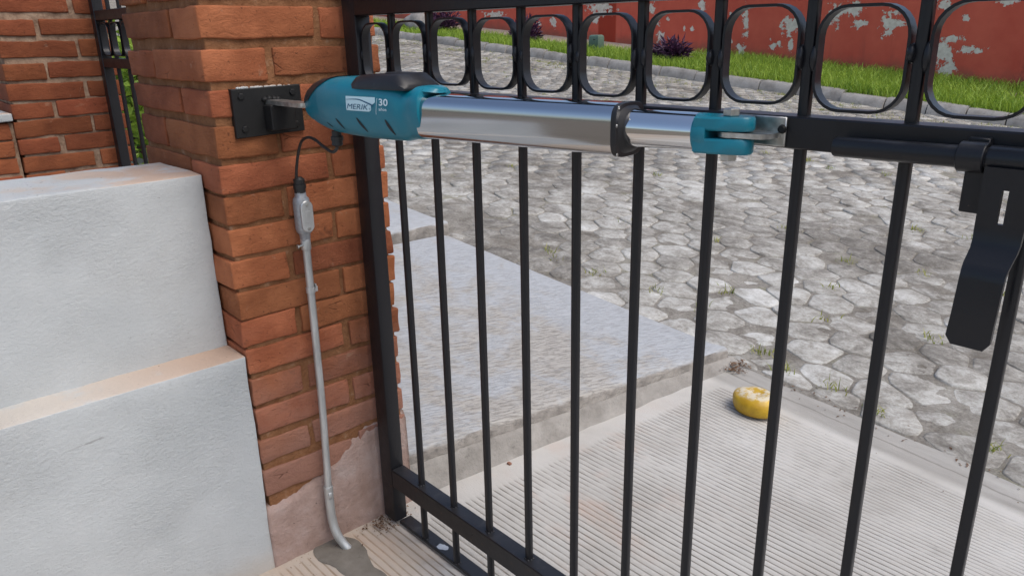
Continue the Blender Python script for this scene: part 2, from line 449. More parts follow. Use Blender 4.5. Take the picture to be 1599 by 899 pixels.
k = Nodes('yellow_paint_on_stone')
n1 = k.noise(24, 5, 0.65)
col = k.ramp(n1, [(0.3, (0.40, 0.225, 0.008)), (0.7, (0.57, 0.36, 0.016))])
up = k.step(k.sep(k.geo.outputs['Normal'])[2], 0.72, 0.97)
worn = k.math('MULTIPLY', up, k.step(k.noise(38, 6, 0.7), 0.44, 0.56))
col = k.mix(k.math('MULTIPLY', worn, 0.8), col, (0.62, 0.58, 0.47))
dots = k.step(k.noise(90, 4, 0.7), 0.66, 0.72)
col = k.mix(k.math('MULTIPLY', dots, 0.6), col, (0.16, 0.09, 0.015))
MAT['yellow'] = k.done(col, 0.42, 0, k.bump(k.noise(60, 4), 0.5, 0.003), 0.5)
MAT['ground'] = concrete('earth', (0.14, 0.115, 0.085), (0.24, 0.205, 0.16), 1.5)
MAT['pane_white'] = plain('bird_lime', (0.30, 0.33, 0.37), 0.6)

# ------------------------------------------------------------------ mesh helpers
WORLD = {}
def tag(o, label=None, cat=None, group=None, kind=None):
    if label: o['label'] = label
    if cat: o['category'] = cat
    if group: o['group'] = group
    if kind: o['kind'] = kind
    return o

def thing(name, loc, label, cat, group=None):
    o = bpy.data.objects.new(name, None)
    o.empty_display_size = 0.1
    COL.objects.link(o)
    o.location = loc
    WORLD[o] = Vector(loc)
    return tag(o, label, cat, group)

def link_obj(name, me, mat, parent, centre):
    o = bpy.data.objects.new(name, me)
    COL.objects.link(o)
    if mat is not None and len(me.materials) == 0:
        me.materials.append(MAT[mat])
    WORLD[o] = Vector(centre)
    if parent is not None:
        o.parent = parent
        o.location = Vector(centre) - WORLD[parent]
    else:
        o.location = centre
    return o

def mesh_obj(name, verts, faces, mat, parent=None, smooth=False, tone=None, attr='tone', autosmooth=None):
    v = np.asarray(verts, dtype=float).reshape(-1, 3)
    c = (v.min(0) + v.max(0)) / 2
    c[2] = v[:, 2].min()
    me = bpy.data.meshes.new(name)
    me.from_pydata((v - c).tolist(), [], faces)
    if tone is not None:
        a = me.attributes.new(attr, 'FLOAT', 'POINT')
        a.data.foreach_set('value', np.asarray(tone, dtype=np.float32))
    if smooth:
        me.polygons.foreach_set('use_smooth', [True] * len(me.polygons))
    if autosmooth is not None:
        me.polygons.foreach_set('use_smooth', [True] * len(me.polygons))
        me.set_sharp_from_angle(angle=R(autosmooth))
    me.update()
    return link_obj(name, me, mat, parent, c)

class MB:
    """collects shapes into one mesh"""
    def __init__(self):
        self.v, self.f = [], []
    def add(self, verts, faces):
        o = len(self.v)
        self.v += [tuple(map(float, p)) for p in verts]
        self.f += [tuple(i + o for i in f) for f in faces]
        return self
    def box(self, x0, x1, y0, y1, z0, z1, bev=0.0, seg=1):
        bm = bmesh.new()
        bmesh.ops.create_cube(bm, size=1)
        for q in bm.verts:
            q.co = Vector(((x0 + x1) / 2 + q.co.x * (x1 - x0), (y0 + y1) / 2 + q.co.y * (y1 - y0), (z0 + z1) / 2 + q.co.z * (z1 - z0)))
        if bev > 0:
            bmesh.ops.bevel(bm, geom=bm.edges[:], offset=bev, segments=seg, affect='EDGES', profile=0.5)
        bm.verts.index_update()
        self.add([q.co for q in bm.verts], [[q.index for q in f.verts] for f in bm.faces])
        bm.free()
        return self
    def tube(self, path, rad, n=12, caps=True):
        path = [Vector(p) for p in path]
        rads = rad if isinstance(rad, (list, tuple)) else [rad] * len(path)
        up = Vector((0.13, 0.21, 1)).normalized()
        t0 = (path[1] - path[0]).normalized()
        if abs(t0.dot(up)) > 0.9:
            up = Vector((0, 1, 0.1)).normalized()
        vs, fs = [], []
        side = t0.cross(up).normalized()
        for i, p in enumerate(path):
            a = path[max(i - 1, 0)]; b = path[min(i + 1, len(path) - 1)]
            t = (b - a).normalized()
            side = (side - t * side.dot(t)).normalized()
            w = t.cross(side)
            for j in range(n):
                an = 2 * math.pi * j / n
                vs.append(p + rads[i] * (math.cos(an) * side + math.sin(an) * w))
        for i in range(len(path) - 1):
            for j in range(n):
                fs.append((i * n + j, i * n + (j + 1) % n, (i + 1) * n + (j + 1) % n, (i + 1) * n + j))
        if caps:
            fs.append(tuple(range(n))[::-1])
            fs.append(tuple((len(path) - 1) * n + j for j in range(n)))
        return self.add(vs, fs)
    def loft(self, rings, caps=True):
        n = len(rings[0]); fs = []
        vs = [p for r in rings for p in r]
        for i in range(len(rings) - 1):
            for j in range(n):
                fs.append((i * n + j, i * n + (j + 1) % n, (i + 1) * n + (j + 1) % n, (i + 1) * n + j))
        if caps:
            fs.append(tuple(range(n))[::-1])
            fs.append(tuple((len(rings) - 1) * n + j for j in range(n)))
        return self.add(vs, fs)
    def fix(self):
        bm = bmesh.new()
        vs = [bm.verts.new(p) for p in self.v]
        for f in self.f:
            try: bm.faces.new([vs[i] for i in f])
            except ValueError: pass
        bmesh.ops.recalc_face_normals(bm, faces=bm.faces[:])
        bm.verts.index_update()
        self.v = [tuple(q.co) for q in bm.verts]
        self.f = [tuple(q.index for q in f.verts) for f in bm.faces]
        bm.free()
        return self
    def build(self, name, mat, parent=None, smooth=False, auto=None):
        self.fix()
        return mesh_obj(name, self.v, self.f, mat, parent, smooth, autosmooth=auto)

def smooth_path(pts, n=8):
    pts = [Vector(p) for p in pts]
    out = []
    for i in range(len(pts) - 1):
        p0 = pts[max(i - 1, 0)]; p1 = pts[i]; p2 = pts[i + 1]; p3 = pts[min(i + 2, len(pts) - 1)]
        for j in range(n):
            t = j / n
            out.append(0.5 * ((2 * p1) + (-p0 + p2) * t + (2 * p0 - 5 * p1 + 4 * p2 - p3) * t * t + (-p0 + 3 * p1 - 3 * p2 + p3) * t ** 3))
    out.append(pts[-1])
    return out

def nz(x, y, z, s=1.0):
    return mnoise.noise(Vector((x * s, y * s, z * s)))

def rounded_block(x0, x1, y0, y1, z0, z1, r, cuts, amp, seed=0.0, nscale=18.0, flat=0.0):
    """box of cuts=(nx,ny,nz) inner cuts with rounded edges and an uneven surface"""
    def axis(a, b, n):
        inner = np.linspace(a + r, b - r, n + 2)
        return [a, a + r * 0.4] + list(inner) + [b - r * 0.4, b]
    X, Y, Z = axis(x0, x1, cuts[0]), axis(y0, y1, cuts[1]), axis(z0, z1, cuts[2])
    idx, vs, fs = {}, [], []
    def vid(i, j, l):
        key = (i, j, l)
        if key not in idx:
            p = np.array([X[i], Y[j], Z[l]])
            q = np.array([min(max(p[0], x0 + r), x1 - r), min(max(p[1], y0 + r), y1 - r), min(max(p[2], z0 + r), z1 - r)])
            d = p - q
            L = np.linalg.norm(d)
            nrm = d / L if L > 1e-9 else d
            if L > 1e-9:
                p = q + nrm * r
            a = amp * (nz(*(p + seed), nscale) + 0.6 * nz(*(p + seed + 5), nscale * 2.6))
            p = p + nrm * a
            idx[key] = len(vs); vs.append(p)
        return idx[key]
    nx_, ny_, nz_ = len(X) - 1, len(Y) - 1, len(Z) - 1
    for i in range(nx_):
        for j in range(ny_):
            fs.append((vid(i, j, 0), vid(i, j + 1, 0), vid(i + 1, j + 1, 0), vid(i + 1, j, 0)))
            fs.append((vid(i, j, nz_), vid(i + 1, j, nz_), vid(i + 1, j + 1, nz_), vid(i, j + 1, nz_)))
    for i in range(nx_):
        for l in range(nz_):
            fs.append((vid(i, 0, l), vid(i + 1, 0, l), vid(i + 1, 0, l + 1), vid(i, 0, l + 1)))
            fs.append((vid(i, ny_, l), vid(i, ny_, l + 1), vid(i + 1, ny_, l + 1), vid(i + 1, ny_, l)))
    for j in range(ny_):
        for l in range(nz_):
            fs.append((vid(0, j, l), vid(0, j, l + 1), vid(0, j + 1, l + 1), vid(0, j + 1, l)))
            fs.append((vid(nx_, j, l), vid(nx_, j + 1, l), vid(nx_, j + 1, l + 1), vid(nx_, j, l + 1)))
    return vs, fs

def structure(o):
    o['kind'] = 'structure'
    return o

# ------------------------------------------------------------------ terrain
def zs(x):                                   # the street climbs to the left
    return -0.085 * (min(max(x, -40), 40) - 0.1)
def sstep(t):
    t = min(max(t, 0.0), 1.0)
    return t * t * (3 - 2 * t)

def grid_mesh(name, xs, ys, fz, mat, parent=None, smooth=True, attrf=None, attr='tone'):
    nx_, ny_ = len(xs), len(ys)
    vs = [(x, y, fz(x, y)) for y in ys for x in xs]
    fs = [(j * nx_ + i, j * nx_ + i + 1, (j + 1) * nx_ + i + 1, (j + 1) * nx_ + i) for j in range(ny_ - 1) for i in range(nx_ - 1)]
    tone = None
    if attrf: tone = [attrf(v[0], v[1]) for v in vs]
    return mesh_obj(name, vs, fs, mat, parent, smooth, tone, attr)

far = [-400, -200, -100, -60]
xs = far + list(np.linspace(-40, 40, 41)) + [60, 100, 200, 400]
ys = [-400, -200, -100, -50, -20, -10, -5, -2, -1, 0, 0.4, 0.8, 1.2, 1.5, 3, 6, 9, 12, 20, 50, 100, 200, 400]
structure(grid_mesh('ground', xs, ys, lambda x, y: zs(x) * sstep(y / 1.5) - 0.06, 'ground'))

# driveway ---------------------------------------------------------
PITCH = 0.0190
def kerb_x(y): return -0.062 + 0.105 * (y - 0.23)
def drive_z(x, y):
    return sstep((y - 0.7) / 0.82) * zs(x)
def ribbed(x, y):
    if y > 0:
        e = (x - (0.045 + 0.075 * y)) / 0.02
        g = (1.345 - 0.02 * x - y) / 0.03
    else:
        e = (x + 0.03) / 0.02; g = 1
    return min(max(e, 0), 1) * min(max(g, 0), 1)
OFFS = (-0.0049, -0.0032, -0.0014, 0.0, 0.0014, 0.0032)      # rows of vertices round one groove
rows_ = [(-9, 0), (-5, 0), (-2.5, 0), (-1.5, 0), (-1.0, 0)]
q = -0.74
while q < 1.36:
    rows_ += [(q + d, t) for d, t in zip(OFFS, (0, 0, 1, 1, 1, 0))]
    q += PITCH
rows_ += [(v, 0) for v in np.linspace(1.372, 1.52, 9)]
xs = list(np.linspace(-0.13, 1.6, 120)) + [1.8, 2.1, 2.5, 3, 3.6, 4.2]
vs, tn = [], []
for (yr, t) in rows_:
    for x in xs:
        y = yr
        if -0.8 < yr < 1.365:
            y += 0.0018 * nz(x * 0.7, yr * 0.4, 3.1, 1.6) + 0.0008 * nz(x, round((yr + 0.0049) / PITCH), 1.0, 14)
        if yr > 1.4: y += 0.012 * nz(x, 0, 0, 4) * (yr - 1.4) / 0.12
        g = 0.0
        if t:
            w_ = 0.72 + 0.50 * nz(x, yr, 8, 2.6) + 0.25 * nz(x, yr, 3, 9) + 0.42 * nz(x, yr * 2, 2, 34)
            g = ribbed(x, y) * min(max(w_, 0.0), 1.0)
        vs.append((x, y, drive_z(x, y) - 0.0034 * g + 0.0012 * nz(x, y, 0, 7)))
        tn.append(g)
nx_ = len(xs)
fs = [(j * nx_ + i, j * nx_ + i + 1, (j + 1) * nx_ + i + 1, (j + 1) * nx_ + i) for j in range(len(rows_) - 1) for i in range(nx_ - 1)]
structure(mesh_obj('driveway', vs, fs, 'driveway', None, True, tn, 'groove'))

# darker cement patch round the foot of the conduit
pts = [(-.046, -.215), (-.043, -.155), (-.02, -.125), (.02, -.118), (.07, -.128), (.13, -.138), (.20, -.142), (.27, -.155), (.30, -.19), (.24, -.215), (.16, -.218), (.10, -.212), (.03, -.222), (-.01, -.232)]
cx, cy = np.mean(pts, 0)
vs, fs = [], []
ring = smooth_path([(p[0], p[1], 0) for p in pts] + [(pts[0][0], pts[0][1], 0)], 4)[:-1]
for sc, dz in ((1.0, 0.0003), (0.95, 0.0022), (0.6, 0.004), (0.25, 0.005)):
    for q in ring:
        x, y = cx + (q.x - cx) * sc, cy + (q.y - cy) * sc
        x += 0.010 * sc * nz(x, y, 1, 26) + 0.004 * nz(x, y, 2, 80); y += 0.010 * sc * nz(y, x, 5, 26)
        vs.append((x, y, drive_z(x, y) + dz + 0.0018 * nz(x, y, sc, 30)))
n = len(ring)
for i in range(3):
    for j in range(n):
        fs.append((i * n + j, i * n + (j + 1) % n, (i + 1) * n + (j + 1) % n, (i + 1) * n + j))
fs.append(tuple(3 * n + j for j in range(n)))
o = mesh_obj('mortar_patch', vs, fs, 'fresh_mortar', None, True)
structure(o)

# raised pavement slab ---------------------------------------------
def slab_z(x, y):
    return 0.122 - 0.080 * (x + 0.06) - 0.031 * (y - 0.1) + 0.002 * nz(x, y, 0, 5)
def slab_edge(y): return kerb_x(y) - 0.012 + 0.006 * nz(0, y, 0, 6) + 0.004 * nz(3, y, 0, 21)
def slab(name, xl, y0, y1, right, drop):
    ny = 40; nxx = 26
    vs, fs = [], []
    for j in range(ny + 1):
        y = y0 + (y1 - y0) * j / ny
        xr = right(y)
        col = [(xr + 0.006, y, -0.05 + zs(xr) * 0.5), (xr + 0.004 + 0.004 * nz(1, y, 2, 17), y, slab_z(xr, y) - drop - 0.022), (xr, y, slab_z(xr, y) - drop - 0.006), (xr - 0.012, y, slab_z(xr, y) - drop)]
        for i in range(1, nxx + 1):
            t = i / nxx
            x = xr - 0.012 + (xl - xr) * t
            e = 0.012 * sstep((y - y1 + 0.03) / 0.03)
            col.append((x, y, slab_z(x, y) - drop - e))
        vs += col
    m = nxx + 4
    for j in range(ny):
        for i in range(m - 1):
            fs.append((j * m + i, (j + 1) * m + i, (j + 1) * m + i + 1, j * m + i + 1))
    # street side
    b = len(vs)
    for i in range(m):
        x, y, z = vs[ny * m + i]
        vs.append((x, y + 0.004, zs(x) - 0.06))
    for i in range(m - 1):
        fs.append((ny * m + i, b + i, b + i + 1, ny * m + i + 1))
    o = mesh_obj(name, vs, fs, 'slab', None, autosmooth=50)
    return structure(o)
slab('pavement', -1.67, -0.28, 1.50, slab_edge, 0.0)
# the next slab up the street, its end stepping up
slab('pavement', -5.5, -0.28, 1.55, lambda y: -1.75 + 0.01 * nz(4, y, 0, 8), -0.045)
# rough concrete haunch under the slab edge
mb = MB()
n = 46
ringset = []
for j in range(n + 1):
    y = 0.03 + 1.50 * j / n
    x = kerb_x(y)
    a = 0.004 * nz(x, y, 1, 22); b = 0.006 * nz(x, y, 5, 14)
    zt = slab_z(x, y)
    zm = zt - 0.040 + b
    ringset.append([(x - 0.06, y, zm - 0.012), (x - 0.004 + a, y, zm), (x + 0.006 + b, y, zm - 0.012), (x + 0.016 + a, y, max(zm - 0.05, 0.012)), (x + 0.030 + b, y, 0.006), (x + 0.05 + a, y, -0.02), (x - 0.06, y, -0.03)])
mb.loft(ringset)
o = mb.build('pavement_haunch', 'edging', None, auto=60); structure(o)

# street ------------------------------------------------------------
Y0, Y1 = 1.50, 9.12
xs = list(np.linspace(-40, -5.1, 50)) + list(np.linspace(-5, 3, 230)) + list(np.linspace(3.1, 40, 50)); ys = [Y0 - 0.06] + list(np.linspace(1.48, 6.5, 150)) + [6.7, 7, 7.5, 8, 8.5, Y1 + 0.1]
def bed_z(x, y):
    lift = 0.009 * max(0.0, nz(x, y, 3, 1.3) + 0.2) * math.exp(-abs(y - 1.5) / 1.5)
    return zs(x) - 0.0042 + 0.0042 * nz(x, y, 0, 5.5) + 0.0032 * nz(x, y, 7, 15) + lift * 0.9
street = structure(grid_mesh('street', xs, ys, bed_z, 'bed'))

def clip(poly, a, b, c):               # keep a*x + b*y <= c
    out = []
    for i in range(len(poly)):
        p, q = poly[i - 1], poly[i]
        dp, dq = a * p[0] + b * p[1] - c, a * q[0] + b * q[1] - c
        if (dp <= 0) != (dq <= 0):
            t = dp / (dp - dq)
            out.append((p[0] + (q[0] - p[0]) * t, p[1] + (q[1] - p[1]) * t))
        if dq <= 0: out.append(q)
    return out
PH = 0.205
cells = {}
ang = R(8)
ca, sa = math.cos(ang), math.sin(ang)
for i in range(-120, 70):
    for j in range(-50, 100):
        u = (i + 0.5 * (j % 2)) * PH; w = j * PH * 0.866
        x, y = u * ca - w * sa - 2, u * sa + w * ca + 3
        if -15.5 < x < 5 and 1.2 < y < 9.5:
            cells[(i, j)] = (x + random.gauss(0, 0.022), y + random.gauss(0, 0.022))
near, rest = [], []
for (i, j), (x, y) in cells.items():
    poly = [(x - .3, y - .3), (x + .3, y - .3), (x + .3, y + .3), (x - .3, y + .3)]
    for di in (-2, -1, 0, 1, 2):
        for dj in (-2, -1, 0, 1, 2):
            q = cells.get((i + di, j + dj))
            if q is None or (di == 0 and dj == 0): continue
            a, b = q[0] - x, q[1] - y
            L = math.hypot(a, b)
            if L > 0.55: continue
            gap = 0.0018 + 0.0030 * random.random()
            poly = clip(poly, a / L, b / L, (a * (x + q[0]) + b * (y + q[1])) / 2 / L - gap)
    yb = Y0 + 0.035 + 0.03 * nz(x, 0, 0, 1.7)
    poly = clip(poly, 0, -1, -yb)
    poly = clip(poly, 0, 1, Y1 - 0.01)
    if len(poly) < 3: continue
    area = 0.5 * abs(sum(poly[t - 1][0] * poly[t][1] - poly[t][0] * poly[t - 1][1] for t in range(len(poly))))
    if area < 0.006: continue
    px = project((x, y, zs(x)))
    seen = px is not None and -60 < px[0] < 1660 and 20 < px[1] < 960 and not (px[0] < 600)
    hidden = px is not None and px[0] < 1130 and y < 1.65 and px[1] > 545
    (near if seen and not hidden else rest).append((px[2] if px else 99, poly, x, y))
near.sort(key=lambda t: t[0])
rest += near[300:]
near = near[:300]

def stone_tone(x, y):
    """0 dark .. 1 worn pale: pale drift in front of the driveway, brown run along the slab"""
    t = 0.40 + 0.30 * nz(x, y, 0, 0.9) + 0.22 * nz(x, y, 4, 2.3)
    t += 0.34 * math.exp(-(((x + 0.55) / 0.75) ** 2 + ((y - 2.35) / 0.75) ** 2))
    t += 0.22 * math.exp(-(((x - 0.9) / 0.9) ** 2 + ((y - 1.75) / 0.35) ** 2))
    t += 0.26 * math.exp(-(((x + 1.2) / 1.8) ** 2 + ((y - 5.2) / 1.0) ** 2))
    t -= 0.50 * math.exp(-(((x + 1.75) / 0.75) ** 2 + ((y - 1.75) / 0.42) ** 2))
    t -= 0.32 * math.exp(-(((x + 0.3) / 1.8) ** 2 + ((y - 3.45) / 0.38) ** 2))  # darker band of stones across the street
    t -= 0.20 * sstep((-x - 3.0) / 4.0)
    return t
def stone(poly, hi):
    cx = sum(p[0] for p in poly) / len(poly); cy = sum(p[1] for p in poly) / len(poly)
    # round the corners: cut each corner
    pts = []
    m = len(poly)
    for t in range(m):
        a, b, c = poly[t - 1], poly[t], poly[(t + 1) % m]
        r = 0.07 + 0.13 * random.random()
        pts.append((b[0] + (a[0] - b[0]) * r, b[1] + (a[1] - b[1]) * r))
        pts.append((b[0] + (c[0] - b[0]) * r, b[1] + (c[1] - b[1]) * r))
    n = len(pts)
    tx, ty = random.gauss(0, 0.011), random.gauss(0, 0.011)
    dz = random.gauss(0, 0.0030)
    vs = []
    rings = ((1.0, -0.014), (0.975, -0.0014), (0.90, 0.0006)) if hi else ((1.0, -0.014), (0.94, 0.0))
    for sc, h in rings:
        for p in pts:
            x, y = cx + (p[0] - cx) * sc, cy + (p[1] - cy) * sc
            x += 0.007 * nz(x, y, 1, 24); y += 0.007 * nz(y, x, 4, 24)
            vs.append((x, y, zs(x) + h + dz + tx * (x - cx) + ty * (y - cy) + 0.0028 * nz(x, y, 2, 16)))
    vs.append((cx, cy, zs(cx) + rings[-1][1] + 0.002 + dz))
    fs = []
    for i in range(len(rings) - 1):
        for j in range(n):
            fs.append((i * n + j, i * n + (j + 1) % n, (i + 1) * n + (j + 1) % n, (i + 1) * n + j))
    L = (len(rings) - 1) * n
    for j in range(n):
        fs.append((L + j, L + (j + 1) % n, len(vs) - 1))
    return vs, fs, min(max(stone_tone(cx, cy) + random.gauss(0, 0.13), 0), 1)
for d, poly, x, y in near:
    vs, fs, t = stone(poly, True)
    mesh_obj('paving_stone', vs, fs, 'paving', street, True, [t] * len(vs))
V, F, T = [], [], []
for d, poly, x, y in rest:
    vs, fs, t = stone(poly, False)
    o = len(V)
    V += vs; F += [tuple(q + o for q in f) for f in fs]; T += [t] * len(vs)
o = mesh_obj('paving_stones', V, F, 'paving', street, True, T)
o['kind'] = 'stuff'

# far kerb, verge, footpath, wall ------------------------------------
kerb = thing('kerb', (-4, 9.2, zs(-4)), 'worn grey concrete kerb along the far side of the street', 'kerb')
kerb['kind'] = 'structure'; del kerb['category']
x = -22.0
while x < 6:
    L = random.uniform(0.42, 0.66)
    t = random.gauss(0, 0.010); h = 0.135 + random.gauss(0, 0.008)
    y0 = 9.10 + random.gauss(0, 0.012)
    vs, fs = [], []
    prof = [(-0.02, -0.05), (0.0, 0.03), (0.025, 0.085), (0.055, 0.122), (0.085, 0.135), (0.17, 0.137), (0.19, 0.12), (0.19, -0.05)]
    N = 5
    for i in range(N + 1):
        xx = x + 0.008 + (L - 0.016) * i / N
        e = 0.006 if i in (0, N) else 0.0
        for (py, pz) in prof:
            vs.append((xx, y0 + py + e * 0.5 + 0.008 * nz(xx, py, pz, 7), zs(xx) + pz * h / 0.135 - e + 0.008 * nz(xx, py * 3, pz * 3 + 7, 6)))
    m = len(prof)
    for i in range(N):
        for j in range(m - 1):
            fs.append((i * m + j, i * m + j + 1, (i + 1) * m + j + 1, (i + 1) * m + j))
    fs.append(tuple(range(m))); fs.append(tuple(N * m + j for j in range(m))[::-1])
    mb = MB().add(vs, fs)
    mb.build('kerb_stone', 'kerb', kerb, auto=48)
    x += L

def verge_z(x, y):
    return zs(x) + 0.105 + 0.028 * (y - 9.2) / 2.6 * 1.6 + 0.012 * nz(x, y, 0, 1.6)
xs = list(np.linspace(-40, 40, 161)); ys = list(np.linspace(9.24, 11.9, 14))
structure(grid_mesh('verge', xs, ys, verge_z, 'soil'))
xs = list(np.linspace(-40, -6.9, 80)); ys = list(np.linspace(10.5, 11.85, 6))
structure(grid_mesh('footpath', xs, ys, lambda x, y: zs(x) + 0.165 + 0.004 * nz(x, y, 0, 3), 'pathway'))

WY = 11.8
vs, fs = [], []
N = 60
for i in range(N + 1):
    xx = -40 + 80 * i / N
    for (yy, zz) in ((WY, zs(xx) - 0.1), (WY, zs(xx) + 3.0), (WY + 0.18, zs(xx) + 3.0), (WY + 0.18, zs(xx) - 0.1)):
        vs.append((xx, yy, zz))
for i in range(N):
    for j in range(4):
        fs.append((i * 4 + j, i * 4 + (j + 1) % 4, (i + 1) * 4 + (j + 1) % 4, (i + 1) * 4 + j))
fs += [(0, 1, 2, 3), tuple(N * 4 + j for j in (3, 2, 1, 0))]
mb = MB().add(vs, fs)
rw = mb.build('boundary_wall', 'red_wall')
tag(rw, 'long red painted wall with flaking plaster patches across the street', 'wall')

# ------------------------------------------------------------------ brick pillars
def brick(parent, mat, x0, x1, y0, y1, z0, z1):
    j = lambda s: random.gauss(0, s)
    dx, dy = j(0.0016), j(0.0016)
    vs, fs = rounded_block(x0 + dx, x1 + dx, y0 + j(.0025), y1 + j(.0025), z0 + j(.0018), z1 + j(.0018), 0.0040, (3, 6, 2), 0.0040, random.uniform(0, 50), 17)
    # tilt a little
    c = np.mean(vs, 0); a = j(0.006)
    vs = [(p[0], p[1], p[2] + (p[1] - c[1]) * a) for p in vs]
    return mesh_obj('brick', vs, fs, mat, parent, True)

def pillar_courses(parent, mat, xa, xb, ya, yb, tops, h, flip, jy_a, jy_b, jx_a, jx_b):
    """bricks round three faces of a pillar: +X face at xb, -Y face at ya"""
    g = 0.007
    D = 0.11
    for r, zt in enumerate(tops):
        z0 = zt - h
        odd = (r + flip) % 2
        if not odd:
            brick(parent, mat, xb - abs(jx_a) + g, xb, ya, jy_a - g, z0, zt)                 # corner, long side on +X
            brick(parent, mat, xb - D, xb, jy_a + g, yb, z0, zt)
            brick(parent, mat, xa, xb - abs(jx_a) - g, ya, ya + D, z0, zt)
        else:
            brick(parent, mat, xb - abs(jx_b) + g, xb, ya, jy_b - g, z0, zt)                 # corner, long side on -Y
            brick(parent, mat, xb - D, xb, jy_b + g, yb, z0, zt)
            brick(parent, mat, xa, xb - abs(jx_b) - g, ya, ya + D, z0, zt)

PX, PYN, PYF = -0.045, -0.318, 0.086
pil = thing('brick_pillar', (-0.28, -0.12, 0), 'red brick gate pillar carrying the black mounting plate and the grey conduit', 'pillar')
tops = [1.530, 1.454, 1.377, 1.299, 1.219, 1.143, 1.066, .990, .921, .852, .782, .712, .645, .574, .499, .422, .343, .266]
pillar_courses(pil, 'brick', -0.51, PX, PYN, PYF, tops[:-1], 0.0605, 1, -0.063, -0.182, 0.16, 0.292)
pillar_courses(pil, 'brick', -0.51, PX - 0.001, PYN, PYF, tops[-1:], 0.074, 0, -0.063, -0.182, 0.16, 0.292)
vs, fs = rounded_block(-0.50, PX - 0.0065, PYN + 0.0075, PYF - 0.0075, 0.10, 1.535, 0.004, (2, 14, 40), 0.004, 3.0, 25)
mesh_obj('mortar_core', vs, fs, 'mortar', pil, True)
# cement render over the foot, its upper edge feathered over the lowest course
mb = MB()
NY, NZ = 44, 16
vs, fs = [], []
for i in range(NY + 1):
    y = PYN - 0.004 + (PYF - PYN + 0.006) * i / NY
    ztop = 0.170 + 0.012 * nz(0, y, 0, 11) + 0.014 * nz(2, y, 1, 45) + 0.11 * sstep((y + 0.27) / 0.27)
    for l in range(NZ + 1):
        t = l / NZ
        z = -0.03 + (ztop + 0.03) * t
        bul = 0.0015 + 0.0050 * (1 - t ** 3) + 0.0022 * nz(y, z, 4, 28) + 0.0016 * nz(y, z, 9, 70)
        vs.append((PX - 0.001 + bul - (0.010 if l == NZ else 0), y, z))
for i in range(NY):
    for l in range(NZ):
        a = i * (NZ + 1) + l
        fs.append((a, a + NZ + 1, a + NZ + 2, a + 1))
b = len(vs)
for i in range(NY + 1):
    for l in range(NZ + 1):
        p = vs[i * (NZ + 1) + l]
        vs.append((PX - 0.06, p[1], p[2]))
for i in range(NY):
    a = b + i * (NZ + 1)
    fs.append((a, a + NZ, a + 2 * NZ + 1, a + NZ + 1))
    fs.append((i * (NZ + 1) + NZ, (i + 1) * (NZ + 1) + NZ, b + (i + 1) * (NZ + 1) + NZ, b + i * (NZ + 1) + NZ))
for side in (0, NY):
    for l in range(NZ):
        a = side * (NZ + 1) + l
        fs.append((a, a + 1, b + a + 1, b + a))
mesh_obj('plaster_base', vs, fs, 'plaster_base', pil, True)

LX = -1.84
pil2 = thing('brick_pillar', (-2.07, -0.15, 0), 'second brick pillar at far left, behind the stepped white wall', 'pillar')
tops2 = [1.473 + 0.030, 1.397 + 0.030, 1.318, 1.241, 1.163, 1.091, 1.025, .960, .893, .826, .757, .688, .62, .55]
tops2 = [1.472, 1.395, 1.319, 1.242, 1.163, 1.091, 1.024, .960, .892, .826, .757, .688, .62, .55]
pillar_courses(pil2, 'brick_far', -2.30, LX, -0.36, 0.028, tops2, 0.058, 1, -0.099, -0.219, 0.15, 0.28)
vs, fs = rounded_block(-2.29, LX - 0.008, -0.35, 0.018, 0.0, 1.475, 0.004, (2, 6, 16), 0.003, 9.0, 20)
mesh_obj('mortar_core', vs, fs, 'mortar_pale', pil2, True)

low = thing('low_brick_wall', (-1.98, -0.9, 0), 'low brick wall with a white coping in front of the far left pillar', 'wall')
for r, zt in enumerate([.956, .890, .826, .757, .688, .62]):
    y = -0.378 - (0.13 if r % 2 else 0.0)
    if r % 2:
        brick(low, 'brick_far', LX - 0.11, LX - 0.003, -0.492, -0.374, zt - 0.058, zt); y = -0.506
    while y > -0.95:
        brick(low, 'brick_far', LX - 0.11, LX - 0.003, y - 0.245, y, zt - 0.058, zt)
        y -= 0.259
mb = MB().box(LX - 0.24, LX - 0.013, -1.20, -0.366, 0, 0.955)
mb.build('mortar_core', 'mortar_pale', low)
vs, fs = rounded_block(LX - 0.25, LX + 0.012, -1.20, -0.364, 0.962, 0.992, 0.006, (3, 10, 1), 0.003, 1.0, 16)
mesh_obj('coping', vs, fs, 'white', low, True)

# ------------------------------------------------------------------ stepped white wall
ww = thing('stepped_wall', (-0.25, -1.0, 0), 'white stuccoed wall with a dusty ledge, butting against the brick pillar', 'wall')
vs, fs = rounded_block(-0.395, -0.138, -1.75, -0.3225, 0.50, 0.963, 0.0032, (8, 60, 18), 0.0028, 2.0, 9)
mesh_obj('upper_section', vs, fs, 'white', ww, True)
vs, fs = rounded_block(-0.395, -0.043, -1.75, -0.3205, -0.08, 0.566, 0.0032, (8, 60, 26), 0.0030, 7.0, 9)
mesh_obj('lower_section', vs, fs, 'white', ww, True)

